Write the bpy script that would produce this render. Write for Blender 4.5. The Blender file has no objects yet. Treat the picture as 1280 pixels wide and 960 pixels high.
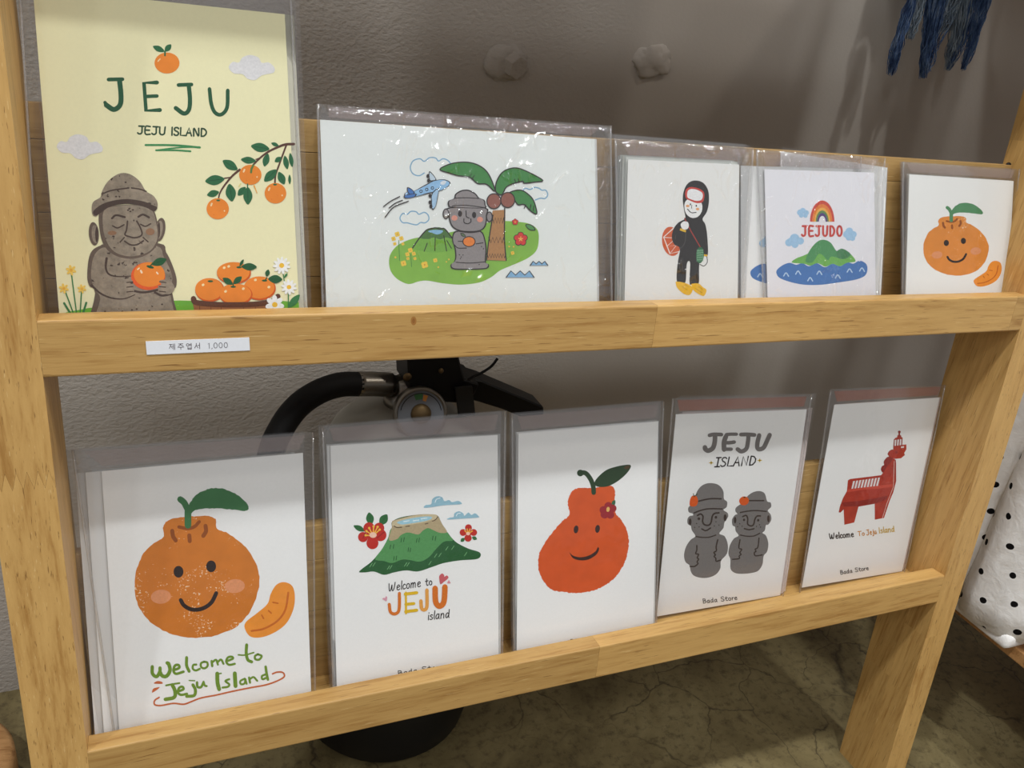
import bpy, bmesh, math, random
import numpy as np
from mathutils import Vector, Matrix, noise

random.seed(7)
sc = bpy.context.scene
COL = sc.collection

# ------------------------------------------------------------------ camera calibration
# The display rack is the yardstick: u runs along its rails, v up its posts, w into its depth.
F_PX, CX, CY = 1028.536, 640.0, 480.0
S = 0.42
cu = np.array([0.9211, -0.0581, 0.3851]); cu /= np.linalg.norm(cu)
cv = np.array([0.0829, -0.9369, -0.3397]); cv -= cu * (cu @ cv); cv /= np.linalg.norm(cv)
cw = np.cross(cu, -cv)
LEAN = math.radians(5.6)
Z0 = 0.22686
P0 = np.array([109 - CX, 940 - CY, F_PX]) / F_PX * S
CAM_R = np.array([-(P0 @ cu), -(P0 @ cv), -(P0 @ cw)])
sL, cL = math.sin(LEAN), math.cos(LEAN)


def tow(p):
    """rack (u, v, w) -> world (x, y, z)"""
    return np.array([p[0], p[1] * sL + p[2] * cL, p[1] * cL - p[2] * sL + Z0])


def dirw(p):
    return np.array([p[0], p[1] * sL + p[2] * cL, p[1] * cL - p[2] * sL])


def ray(px, py):
    r = np.array([px - CX, py - CY, F_PX])
    return np.array([r @ cu, r @ cv, r @ cw])


def on_lean(px, py, v0, w0, a):
    """pixel -> rack point on a plane through (v0, w0) leaning back by a"""
    r = ray(px, py)
    n = np.array([0, -math.sin(a), math.cos(a)])
    t = ((np.array([0, v0, w0]) - CAM_R) @ n) / (r @ n)
    return CAM_R + r * t


CAM_W = tow(CAM_R)


def at_y(px, py, y):
    r = dirw(ray(px, py))
    return CAM_W + r * ((y - CAM_W[1]) / r[1])


def at_z(px, py, z):
    r = dirw(ray(px, py))
    return CAM_W + r * ((z - CAM_W[2]) / r[2])


def at_x(px, py, x):
    r = dirw(ray(px, py))
    return CAM_W + r * ((x - CAM_W[0]) / r[0])


cam_d = bpy.data.cameras.new('camera')
cam = bpy.data.objects.new('camera', cam_d)
COL.objects.link(cam)
right = dirw(np.array([cu[0], cv[0], cw[0]]))
down = dirw(np.array([cu[1], cv[1], cw[1]]))
fwd = dirw(np.array([cu[2], cv[2], cw[2]]))
M = Matrix.Identity(4)
for i in range(3):
    M[i][0] = right[i]; M[i][1] = -down[i]; M[i][2] = -fwd[i]; M[i][3] = CAM_W[i]
cam.matrix_world = M
cam_d.sensor_width = 36.0
cam_d.lens = F_PX / 1280 * 36.0
cam_d.clip_start = 0.01
sc.camera = cam

# ------------------------------------------------------------------ light and exposure
world = bpy.data.worlds.new('shop_ambience')
sc.world = world
world.use_nodes = True
bg = world.node_tree.nodes['Background']
bg.inputs[0].default_value = (0.97, 0.97, 1.0, 1)
bg.inputs[1].default_value = 0.42
sc.view_settings.view_transform = 'Standard'
sc.view_settings.look = 'None'
sc.view_settings.exposure = -0.27
sc.view_settings.gamma = 1.0
sc.view_settings.use_curve_mapping = False
sc.cycles.transparent_max_bounces = 32


def lamp(name, loc, target, power, size, color, spot=None, blend=0.4):
    d = bpy.data.lights.new(name, 'SPOT' if spot else 'AREA')
    d.energy = power
    d.color = color
    if spot:
        d.spot_size = math.radians(spot); d.spot_blend = blend; d.shadow_soft_size = size / 2
    else:
        d.shape = 'DISK'; d.size = size
    o = bpy.data.objects.new(name, d)
    COL.objects.link(o)
    o.location = loc
    o.rotation_euler = (Vector(target) - Vector(loc)).to_track_quat('-Z', 'Y').to_euler()
    return o


WARM = (1.0, 0.95, 0.88)
NEUT = (0.95, 0.98, 1.0)
# track spotlights on the ceiling in front of the rack, in one row, plus one added fill
lamp('ceiling_or_fill_spot', (0.12, -0.58, 2.45), (0.12, 0.03, 0.35), 54, 0.075, NEUT, spot=70, blend=0.8)
lamp('ceiling_or_fill_spot', (0.72, -0.58, 2.45), (0.55, 0.03, 0.35), 54, 0.075, NEUT, spot=70, blend=0.8)
lamp('ceiling_or_fill_spot', (-0.95, -0.50, 2.45), (0.18, 0.29, 0.50), 72, 0.10, NEUT, spot=40, blend=0.5)
lamp('ceiling_or_fill_spot', (1.75, -0.85, 2.45), (0.85, 0.05, 0.30), 36, 0.10, WARM, spot=50, blend=0.6)  # added fill from the right, brightens the dotted cloth
# unseen lamps added behind the camera, for fill and glints on the sleeves
for x, y in ((-1.3, -1.5), (-0.3, -1.7), (0.7, -1.6), (1.7, -1.8), (-0.8, -2.9), (0.4, -3.0), (1.5, -3.0)):
    lamp('added_glint_lamp', (x, y, 2.55), (x * 0.5 + 0.15, 0.0, 0.6), 5.0, 0.16, NEUT)


# ------------------------------------------------------------------ materials
def lin(c):
    return tuple(((x / 255) / 12.92 if x / 255 <= 0.04045 else ((x / 255 + 0.055) / 1.055) ** 2.4) for x in c)


class NT:
    def __init__(self, name):
        self.m = bpy.data.materials.new(name)
        self.m.use_nodes = True
        self.t = self.m.node_tree
        self.t.nodes.clear()
        self.out = self.n('ShaderNodeOutputMaterial')

    def n(self, typ, **kw):
        nd = self.t.nodes.new(typ)
        for k, v in kw.items():
            if k.startswith('i_'):
                nd.inputs[k[2:].replace('_', ' ')].default_value = v
            else:
                setattr(nd, k, v)
        return nd

    def l(self, a, b):
        self.t.links.new(a, b)

    def ramp(self, fac, stops):
        r = self.n('ShaderNodeValToRGB')
        el = r.color_ramp.elements
        while len(el) < len(stops):
            el.new(0.5)
        for e, (p, c) in zip(el, stops):
            e.position = p
            e.color = (*c, 1) if len(c) == 3 else c
        self.l(fac, r.inputs[0])
        return r.outputs[0]

    def math(self, op, a, b=None, clamp=False):
        m = self.n('ShaderNodeMath', operation=op, use_clamp=clamp)
        for i, x in enumerate((a, b)):
            if x is None:
                continue
            if isinstance(x, (int, float)):
                m.inputs[i].default_value = x
            else:
                self.l(x, m.inputs[i])
        return m.outputs[0]

    def mix(self, fac, a, b, blend='MIX'):
        m = self.n('ShaderNodeMix', data_type='RGBA', blend_type=blend)
        for i, x in ((0, fac), (6, a), (7, b)):
            if isinstance(x, (int, float)):
                m.inputs[i].default_value = x
            elif isinstance(x, tuple):
                m.inputs[i].default_value = (*x, 1) if len(x) == 3 else x
            else:
                self.l(x, m.inputs[i])
        return m.outputs[2]

    def coords(self, scale=(1, 1, 1), rand=0.0, kind='Object'):
        tc = self.n('ShaderNodeTexCoord')
        mp = self.n('ShaderNodeMapping')
        mp.inputs['Scale'].default_value = scale
        self.l(tc.outputs[kind], mp.inputs['Vector'])
        if rand:
            oi = self.n('ShaderNodeObjectInfo')
            mul = self.math('MULTIPLY', oi.outputs['Random'], rand)
            cb = self.n('ShaderNodeCombineXYZ')
            for k in range(3):
                self.l(mul, cb.inputs[k])
            self.l(cb.outputs[0], mp.inputs['Location'])
        return mp.outputs[0]

    def noise(self, vec, scale, detail=4, rough=0.55, dist=0.0):
        n = self.n('ShaderNodeTexNoise')
        n.inputs['Scale'].default_value = scale
        n.inputs['Detail'].default_value = detail
        n.inputs['Roughness'].default_value = rough
        n.inputs['Distortion'].default_value = dist
        self.l(vec, n.inputs['Vector'])
        return n.outputs[0]

    def bsdf(self, color=None, rough=0.5, metal=0.0, spec=0.5, bump=None, bump_s=0.3, bump_d=0.001):
        b = self.n('ShaderNodeBsdfPrincipled')
        if color is not None:
            if isinstance(color, tuple):
                b.inputs['Base Color'].default_value = (*color, 1)
            else:
                self.l(color, b.inputs['Base Color'])
        if isinstance(rough, (int, float)):
            b.inputs['Roughness'].default_value = rough
        else:
            self.l(rough, b.inputs['Roughness'])
        b.inputs['Metallic'].default_value = metal
        b.inputs['Specular IOR Level'].default_value = spec
        if bump is not None:
            bp = self.n('ShaderNodeBump')
            bp.inputs['Strength'].default_value = bump_s
            bp.inputs['Distance'].default_value = bump_d
            self.l(bump, bp.inputs['Height'])
            self.l(bp.outputs[0], b.inputs['Normal'])
        self.l(b.outputs[0], self.out.inputs[0])
        return b


_cache = {}


def plain(name, rgb, rough=0.5, metal=0.0, spec=0.5):
    key = (name, rgb)
    if key not in _cache:
        t = NT(name)
        t.bsdf(lin(rgb), rough, metal, spec)
        _cache[key] = t.m
    return _cache[key]


def ink(rgb):
    key = ('ink', rgb)
    if key not in _cache:
        t = NT('printed_ink')
        v = t.coords()
        g = t.noise(v, 900, 2, 0.6)
        c = lin(rgb)
        col = t.ramp(g, [(0.3, tuple(x * 0.92 for x in c)), (0.7, tuple(min(1, x * 1.06) for x in c))])
        t.bsdf(col, 0.7, 0, 0.08)
        _cache[key] = t.m
    return _cache[key]


def crayon(rgb, fleck=(250, 225, 190), amount=0.66, dark=0.93):
    key = ('crayon', rgb, amount)
    if key not in _cache:
        t = NT('crayon_ink')
        v = t.coords()
        big = t.noise(v, 120, 3, 0.6)
        c = lin(rgb)
        base = t.ramp(big, [(0.3, tuple(x * dark for x in c)), (0.7, tuple(min(1, x * 1.05) for x in c))])
        area = t.noise(v, 60, 2, 0.5)
        fl = t.noise(v, 900, 3, 0.65)
        f = t.math('MULTIPLY', fl, t.math('ADD', area, 0.52))
        mask = t.ramp(f, [(amount, (0, 0, 0)), (amount + 0.03, (1, 1, 1))])
        col = t.mix(mask, base, lin(fleck))
        t.bsdf(col, 0.7, 0, 0.08)
        _cache[key] = t.m
    return _cache[key]


def stone_ink(rgb):
    key = ('stone', rgb)
    if key not in _cache:
        t = NT('stone_print')
        v = t.coords()
        c = lin(rgb)
        big = t.noise(v, 260, 4, 0.7)
        base = t.ramp(big, [(0.3, tuple(x * 0.68 for x in c)), (0.7, tuple(min(1, x * 1.25) for x in c))])
        dk = t.noise(v, 420, 2, 0.5)
        m = t.ramp(dk, [(0.66, (0, 0, 0)), (0.69, (1, 1, 1))])
        col = t.mix(m, base, lin((72, 58, 50)))
        t.bsdf(col, 0.7, 0, 0.08)
        _cache[key] = t.m
    return _cache[key]


def wood(name, axis, light=(208, 168, 104), dark=(168, 124, 66)):
    t = NT(name)
    st = {'x': (1, 14, 14), 'z': (14, 14, 1)}[axis]
    v = t.coords(st, rand=7.3)
    oi = t.n('ShaderNodeObjectInfo')
    g1 = t.noise(v, 9, 5, 0.62, 0.8)
    g2 = t.noise(v, 34, 4, 0.6, 0.2)
    mixg = t.math('ADD', t.math('MULTIPLY', g1, 0.62), t.math('MULTIPLY', g2, 0.38))
    base = t.ramp(mixg, [(0.34, lin(dark)), (0.48, tuple(a * .7 + b * .3 for a, b in zip(lin(light), lin(dark)))), (0.64, lin(light))])
    tone = t.ramp(oi.outputs['Random'], [(0.0, (0.86, 0.84, 0.80)), (1.0, (1.10, 1.08, 1.04))])
    base = t.mix(1.0, base, tone, 'MULTIPLY')
    st2 = {'x': (1.7, 46, 46), 'z': (46, 46, 1.7)}[axis]
    v2 = t.coords(st2, rand=3.1)
    pore = t.noise(v2, 30, 2, 0.5)
    pm = t.ramp(pore, [(0.66, (0, 0, 0)), (0.71, (1, 1, 1))])
    v3 = t.coords(st2, rand=11.7)
    pale_speck = t.ramp(t.noise(v3, 34, 2, 0.5), [(0.68, (0, 0, 0)), (0.73, (1, 1, 1))])  # lighter specks in the grain
    base = t.mix(t.math('MULTIPLY', pm, 0.7), base, lin((120, 82, 40)))
    base = t.mix(t.math('MULTIPLY', pale_speck, 0.45), base, lin((240, 210, 150)))
    t.bsdf(base, 0.42, 0, 0.4, bump=pore, bump_s=0.12, bump_d=0.0006)
    return t.m


WOOD_X = wood('rubberwood_along', 'x')
WOOD_Z = wood('rubberwood_upright', 'z')
WOOD_PANEL = wood('panel_wood', 'x', (186, 152, 98), (150, 116, 66))
WOOD_TABLE = wood('table_wood', 'x', (196, 150, 100), (150, 104, 60))


def paper(rgb=(246, 246, 244)):
    key = ('paper', rgb)
    if key not in _cache:
        t = NT('paper')
        v = t.coords()
        c = lin(rgb)
        col = t.ramp(t.noise(v, 700, 3, 0.6), [(0.3, tuple(x * 0.97 for x in c)), (0.7, c)])
        t.bsdf(col, 0.55, 0, 0.3)
        _cache[key] = t.m
    return _cache[key]


def film(name, milk=0.035, rough=0.07, bump=0.25, crease=False, base=0.045):
    t = NT(name)
    v = t.coords()
    tr = t.n('ShaderNodeBsdfTransparent')
    tr.inputs[0].default_value = (0.965, 0.965, 0.965, 1)
    gl = t.n('ShaderNodeBsdfGlossy')
    gl.inputs['Roughness'].default_value = rough
    df = t.n('ShaderNodeBsdfDiffuse')
    df.inputs[0].default_value = (0.9, 0.88, 0.88, 1)
    h = t.noise(v, 55, 3, 0.5, 1.2)
    if crease:
        vs_ = t.coords((1, 1, 0.55))
        r1 = t.math('ABSOLUTE', t.math('SUBTRACT', t.noise(vs_, 42, 1, 0.5, 1.6), 0.5))
        ridge = t.ramp(r1, [(0.0, (1, 1, 1)), (0.035, (0, 0, 0))])
        gate = t.ramp(t.noise(v, 34, 2, 0.5), [(0.44, (0, 0, 0)), (0.56, (1, 1, 1))])
        h = t.math('ADD', h, t.math('MULTIPLY', ridge, gate))
    bp = t.n('ShaderNodeBump')
    bp.inputs['Strength'].default_value = bump
    bp.inputs['Distance'].default_value = 0.0015
    t.l(h, bp.inputs['Height'])
    t.l(bp.outputs[0], gl.inputs['Normal'])
    geo = t.n('ShaderNodeNewGeometry')
    dot = t.n('ShaderNodeVectorMath', operation='DOT_PRODUCT')
    t.l(geo.outputs['Normal'], dot.inputs[0]); t.l(geo.outputs['Incoming'], dot.inputs[1])
    face = t.math('SUBTRACT', 1.0, t.math('ABSOLUTE', dot.outputs['Value']), True)
    schlick = t.math('ADD', t.math('MULTIPLY', t.math('POWER', face, 5.0), 0.9), base)
    m1 = t.n('ShaderNodeMixShader'); m1.inputs[0].default_value = milk
    t.l(tr.outputs[0], m1.inputs[1]); t.l(df.outputs[0], m1.inputs[2])
    m2 = t.n('ShaderNodeMixShader')
    t.l(schlick, m2.inputs[0])
    t.l(m1.outputs[0], m2.inputs[1]); t.l(gl.outputs[0], m2.inputs[2])
    t.l(m2.outputs[0], t.out.inputs[0])
    return t.m


FILM = film('clear_sleeve_film', 0.018, 0.07, 0.25, False, 0.036)
FILM_WR = film('crinkled_sleeve_film', 0.022, 0.06, 1.0, True, 0.11)
SEAM = film('sleeve_seam_film', 0.10, 0.10, 0.3, False, 0.16)


def plaster():
    t = NT('grey_plaster')
    v = t.coords()
    big = t.noise(v, 3, 3, 0.5)
    col = t.ramp(big, [(0.3, lin((172, 163, 152))), (0.7, lin((184, 176, 166)))])
    v2 = t.coords((1, 1, 1.6))
    h1 = t.noise(v2, 300, 2, 0.5, 0.0)
    sx = t.n('ShaderNodeSeparateXYZ'); t.l(v, sx.inputs[0])
    edge = t.math('ADD', sx.outputs[0], t.math('MULTIPLY', t.noise(v, 9.0, 3, 0.6), 0.2))
    area = t.ramp(edge, [(0.40, (1, 1, 1)), (0.52, (0.16,) * 3)])
    h = t.math('MULTIPLY', h1, area)
    t.bsdf(col, 0.75, 0, 0.25, bump=h, bump_s=0.5, bump_d=0.0018)
    return t.m


def concrete():
    t = NT('stained_concrete')
    v = t.coords()
    n1 = t.noise(v, 7, 6, 0.65, 0.6)
    col = t.ramp(n1, [(0.30, lin((84, 72, 44))), (0.5, lin((124, 110, 74))), (0.70, lin((152, 138, 98)))])
    n2 = t.noise(v, 110, 5, 0.75)
    col = t.mix(t.math('MULTIPLY', t.ramp(n2, [(0.50, (0, 0, 0)), (0.66, (1, 1, 1))]), 0.6), col, lin((58, 46, 30)))
    # hairline cracks
    warp = t.n('ShaderNodeTexNoise'); warp.inputs['Scale'].default_value = 14; warp.inputs['Detail'].default_value = 5
    t.l(v, warp.inputs['Vector'])
    addv = t.n('ShaderNodeVectorMath', operation='MULTIPLY_ADD')
    addv.inputs[1].default_value = (0.09, 0.09, 0.0)
    t.l(warp.outputs['Color'], addv.inputs[0]); t.l(v, addv.inputs[2])
    vor = t.n('ShaderNodeTexVoronoi', feature='DISTANCE_TO_EDGE')
    vor.inputs['Scale'].default_value = 13
    t.l(addv.outputs[0], vor.inputs['Vector'])
    ck = t.ramp(vor.outputs[0], [(0.0, (1, 1, 1)), (0.014, (0, 0, 0))])
    gate = t.ramp(t.noise(v, 6, 2, 0.5), [(0.38, (0, 0, 0)), (0.52, (1, 1, 1))])
    ckm = t.math('MULTIPLY', t.math('MULTIPLY', ck, gate), 0.75)
    col = t.mix(ckm, col, lin((52, 42, 28)))
    h = t.math('SUBTRACT', n2, ckm)
    t.bsdf(col, 0.5, 0, 0.4, bump=h, bump_s=0.25, bump_d=0.002)
    return t.m


BLACK_PLASTIC = plain('black_plastic', (18, 17, 17), 0.5, 0.0, 0.25)
RUBBER = plain('black_rubber', (20, 19, 19), 0.6, 0.0, 0.25)
METAL = plain('dull_metal', (136, 130, 120), 0.35, 0.9)
BRASS = plain('brass', (112, 92, 62), 0.5, 0.8)  # darkened: the shade over the gauge hub is put into the colour


# ------------------------------------------------------------------ object helpers
def tag(o, label=None, cat=None, group=None, kind=None):
    if label: o['label'] = label
    if cat: o['category'] = cat
    if group: o['group'] = group
    if kind: o['kind'] = kind
    return o


def empty(name, loc):
    o = bpy.data.objects.new(name, None)
    o.empty_display_size = 0.02
    COL.objects.link(o)
    o.location = Vector(loc)
    return o


def mesh_obj(name, verts, faces, mats, parent=None, midx=None, smooth=False):
    """verts in world space; parents are un-rotated, so local = world - parent's world location"""
    off = Vector((0, 0, 0))
    p = parent
    while p is not None:
        off += Vector(p.location); p = p.parent
    me = bpy.data.meshes.new(name)
    me.from_pydata([tuple(Vector(v) - off) for v in verts], [], faces)
    for m in (mats if isinstance(mats, (list, tuple)) else [mats]):
        me.materials.append(m)
    if midx:
        me.polygons.foreach_set('material_index', midx)
    if smooth:
        me.polygons.foreach_set('use_smooth', [True] * len(me.polygons))
    me.update()
    o = bpy.data.objects.new(name, me)
    COL.objects.link(o)
    if parent is not None:
        o.parent = parent
    return o


def bm_obj(name, bm, mats, parent=None, smooth=False):
    bm.normal_update()
    vs = [v.co.copy() for v in bm.verts]
    for i, v in enumerate(bm.verts):
        v.index = i
    fs = [[v.index for v in f.verts] for f in bm.faces]
    mi = [f.material_index for f in bm.faces]
    o = mesh_obj(name, vs, fs, mats, parent, mi, smooth)
    bm.free()
    return o


def solid_prism(front, back):
    """two matching outlines (world) -> bmesh solid"""
    bm = bmesh.new()
    a = [bm.verts.new(tuple(p)) for p in front]
    b = [bm.verts.new(tuple(p)) for p in back]
    n = len(a)
    bm.faces.new(a)
    bm.faces.new(b[::-1])
    for i in range(n):
        bm.faces.new((a[i], b[i], b[(i + 1) % n], a[(i + 1) % n]))
    bmesh.ops.recalc_face_normals(bm, faces=bm.faces)
    return bm


def bevel(bm, w, seg=2):
    bmesh.ops.bevel(bm, geom=list(bm.edges), offset=w, segments=seg, profile=0.6, affect='EDGES')


def rbox(name, u0, u1, v0, v1, w0, w1, m, parent=None, bev=0.0009, along=False):
    f = [tow((u, v, w0)) for u, v in ((u0, v0), (u1, v0), (u1, v1), (u0, v1))]
    b = [tow((u, v, w1)) for u, v in ((u0, v0), (u1, v0), (u1, v1), (u0, v1))]
    bm = solid_prism(f, b)
    if along:
        ed = [e for e in bm.edges if abs(e.verts[0].co.x - e.verts[1].co.x) > 1e-6]
        bmesh.ops.bevel(bm, geom=ed, offset=bev, segments=3, profile=0.5, affect='EDGES')
    elif bev:
        bevel(bm, bev)
    return bm_obj(name, bm, m, parent)


def wbox(name, x0, x1, y0, y1, z0, z1, m, parent=None, bev=0.001):
    bm = solid_prism([(x0, y0, z0), (x1, y0, z0), (x1, y0, z1), (x0, y0, z1)],
                     [(x0, y1, z0), (x1, y1, z0), (x1, y1, z1), (x0, y1, z1)])
    if bev:
        bevel(bm, bev)
    return bm_obj(name, bm, m, parent)


def lathe(name, profile, centre, m, parent=None, seg=48, axis=(0, 0, 1), smooth=True):
    ax = Vector(axis).normalized()
    q = Vector((0, 0, 1)).rotation_difference(ax).to_matrix()
    vs, fs = [], []
    for r, z in profile:
        for k in range(seg):
            t = 2 * math.pi * k / seg
            vs.append(Vector(centre) + q @ Vector((r * math.cos(t), r * math.sin(t), z)))
    for i in range(len(profile) - 1):
        for k in range(seg):
            k2 = (k + 1) % seg
            fs.append((i * seg + k, i * seg + k2, (i + 1) * seg + k2, (i + 1) * seg + k))
    fs.append(tuple(range(seg))[::-1])
    fs.append(tuple((len(profile) - 1) * seg + k for k in range(seg)))
    o = mesh_obj(name, vs, fs, m, parent, smooth=smooth)
    return o


def catmull(pts, closed=False, sub=6):
    pts = [np.array(p, float) for p in pts]
    n = len(pts)
    out = []
    rng = range(n) if closed else range(n - 1)
    for i in rng:
        if closed:
            p0, p1, p2, p3 = pts[i - 1], pts[i], pts[(i + 1) % n], pts[(i + 2) % n]
        else:
            p1, p2 = pts[i], pts[i + 1]
            p0 = pts[i - 1] if i > 0 else 2 * p1 - p2
            p3 = pts[i + 2] if i + 2 < n else 2 * p2 - p1
        for k in range(sub):
            t = k / sub
            out.append(0.5 * (2 * p1 + (p2 - p0) * t + (2 * p0 - 5 * p1 + 4 * p2 - p3) * t * t
                              + (3 * p1 - p0 - 3 * p2 + p3) * t ** 3))
    if not closed:
        out.append(pts[-1])
    return out


def tube(name, pts, r, m, parent=None, seg=12, sub=8, rr=None):
    p = catmull(pts, False, sub)
    vs, fs = [], []
    prev = None
    for i, c in enumerate(p):
        d = Vector(p[min(i + 1, len(p) - 1)] - p[max(i - 1, 0)]).normalized()
        a = Vector((0, 0, 1)) if prev is None else prev
        if abs(d.dot(a)) > 0.98:
            a = Vector((0, 1, 0))
        x = (a - d * a.dot(d)).normalized()
        prev = x
        y = d.cross(x)
        rad = r if rr is None else r + (rr - r) * i / (len(p) - 1)
        for k in range(seg):
            t = 2 * math.pi * k / seg
            vs.append(Vector(c) + x * (rad * math.cos(t)) + y * (rad * math.sin(t)))
    for i in range(len(p) - 1):
        for k in range(seg):
            k2 = (k + 1) % seg
            fs.append((i * seg + k, i * seg + k2, (i + 1) * seg + k2, (i + 1) * seg + k))
    fs.append(tuple(range(seg))[::-1])
    fs.append(tuple((len(p) - 1) * seg + k for k in range(seg)))
    return mesh_obj(name, vs, fs, m, parent, smooth=True)


# ------------------------------------------------------------------ the setting
WALL_Y = 0.295
wall = wbox('wall_back', -1.6, 2.6, WALL_Y, WALL_Y + 0.12, 0, 2.7, plaster(), bev=0)
tag(wall, 'rough grey plastered wall behind the display rack', None, None, 'structure')
floor = wbox('floor', -1.6, 2.6, -1.6, WALL_Y + 0.12, -0.05, 0, concrete(), bev=0)
tag(floor, 'cracked stained brown concrete floor', None, None, 'structure')


def wall_lump(px, py, r, seed, hexa):
    c = Vector(at_y(px, py, WALL_Y))
    bm = bmesh.new()
    bmesh.ops.create_icosphere(bm, subdivisions=4, radius=1)
    rnd = random.Random(seed)
    o3 = Vector((rnd.uniform(0, 9), rnd.uniform(0, 9), rnd.uniform(0, 9)))
    for v in bm.verts:
        d = v.co.normalized()
        k = 1 + 0.30 * noise.noise(d * 1.4 + o3) - 0.22 * abs(noise.noise(d * 3.0 + o3)) + 0.06 * noise.noise(d * 8 + o3)
        fall = max(0.0, -d.y)
        v.co = Vector((d.x * r * k * 1.1, d.y * r * 0.46 * k, d.z * r * k * 0.95))
        v.co.x -= 0.25 * r * (1 - fall) * (d.x < 0)
    bmesh.ops.translate(bm, verts=bm.verts, vec=c)
    o = bm_obj('plaster_lump', bm, wall.data.materials[0], wall, smooth=True)
    if hexa:
        n = Vector((0.35, -0.85, -0.25)).normalized()
        q = Vector((0, 0, 1)).rotation_difference(n).to_matrix()
        cc = c + Vector((0.004, -0.006, -0.001))
        f = [cc + q @ Vector((r * 0.62 * math.cos(math.pi / 3 * k), r * 0.62 * math.sin(math.pi / 3 * k), r * 0.22)) for k in range(6)]
        b = [cc + q @ Vector((r * 0.68 * math.cos(math.pi / 3 * k), r * 0.68 * math.sin(math.pi / 3 * k), -r * 0.6)) for k in range(6)]
        bm = solid_prism(f, b); bevel(bm, 0.0012)
        bm_obj('bolt_head', bm, wall.data.materials[0], wall)


wall_lump(636, 80, 0.0155, 3, True)
wall_lump(818, 76, 0.0150, 11, False)

# ------------------------------------------------------------------ the rack
PITCH = 0.5442 * S
W = 1.4506 * S
RAIL_H, RAIL_D = 0.0254, 0.0125
LEDGE = 0.0147
PAN_W, PAN_T = 0.041, 0.0075
POST_D, POST_T = 0.0485, 0.0252
VB = -0.2235
VT = 5 * PITCH + 0.06

rack = empty('display_rack', tow((W / 2, VB, 0.02)) * np.array([1, 1, 0]))
tag(rack, 'light rubberwood display rack with tiered rails holding postcards', 'rack')


def v_at(px, py):
    return on_lean(px, py, 0, 0, 0)[1]


def u_at(px, py):
    return on_lean(px, py, 0, 0, 0)[0]


# left post: two staves meeting in a finger joint
vj0, vj1 = v_at(40, 612), v_at(40, 590)
teeth = []
nt = 6
for i in range(2 * nt + 1):
    teeth.append((-POST_T + POST_T * i / (2 * nt), vj1 if i % 2 else vj0))


def foot_v(w):
    """height of the floor (z = 0) along the leaning post"""
    return (w * sL - Z0) / cL


def post_piece(name, outline, w0, w1, floor_cut=False):
    f = [tow((u, (foot_v(w0) if (floor_cut and v is None) else v), w0)) for u, v in outline]
    b = [tow((u, (foot_v(w1) if (floor_cut and v is None) else v), w1)) for u, v in outline]
    bm = solid_prism(f, b)
    return bm_obj(name, bm, WOOD_Z, rack)


post_piece('post_stave', [(-POST_T, None), (0, None)] + teeth[::-1], 0, POST_D, True)
post_piece('post_stave', [(0, VT), (-POST_T, VT)] + [(u, v + 0.0003) for u, v in teeth], 0, POST_D)
# right post: front and back laminations, each jointed lengthwise
wm = 0.0215
for (w0, w1, cuts) in ((0, wm, (-0.06, 0.40)), (wm, POST_D, (-0.115, 0.115, 0.33))):
    lv = [None] + list(cuts) + [VT]
    for a, b in zip(lv[:-1], lv[1:]):
        post_piece('post_stave', [(W, a), (W + POST_T, a), (W + POST_T, b), (W, b)], w0, w1, a is None)

for k in range(0, 6):
    v = k * PITCH
    seams = {0: [u_at(744, 850)], 1: [u_at(819, 405), W - 0.012]}.get(k, [0.2 + 0.07 * k, 0.45])
    us = [0.0] + seams + [W]
    for a, b in zip(us[:-1], us[1:]):
        rbox('rail_stave', a + 0.00006, b - 0.00006, v - RAIL_H, v, 0.0, RAIL_D, WOOD_X, rack, bev=0.0012, along=True)
    rbox('ledge_board', 0, W, v - RAIL_H + 0.002, v - LEDGE, RAIL_D, PAN_W, WOOD_X, rack, bev=0.0004)
    top = v + (0.0915 if k == 0 else 0.0848)
    strips = [v - RAIL_H + 0.002, v + 0.008, v + 0.038, v + 0.0695, top] if k != 0 else [v - RAIL_H + 0.002, v + 0.0, v + 0.0335, v + 0.0685, top]
    for a, b in zip(strips[:-1], strips[1:]):
        rbox('panel_plank', 0, W, a + 0.00012, b - 0.00012, PAN_W, PAN_W + PAN_T, WOOD_PANEL, rack, bev=0.0003)
# small black screw where the upper panel meets the post
sp = tow((W - 0.0015, PITCH + 0.0845, PAN_W + 0.002))
lathe('screw', [(0.0012, -0.002), (0.0018, 0), (0.0018, 0.0006), (0.0008, 0.001)], sp, BLACK_PLASTIC, rack, 12, axis=(-0.6, -0.8, 0.2))
# knot on the upper rail front
kp = on_lean(517, 401, 0, -0.00015, 0)


# ------------------------------------------------------------------ stroke lettering
def arc(cx, cy, rx, ry, a0, a1, n=12):
    return [(cx + rx * math.cos(math.radians(a0 + (a1 - a0) * i / n)), cy + ry * math.sin(math.radians(a0 + (a1 - a0) * i / n))) for i in range(n + 1)]


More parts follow.
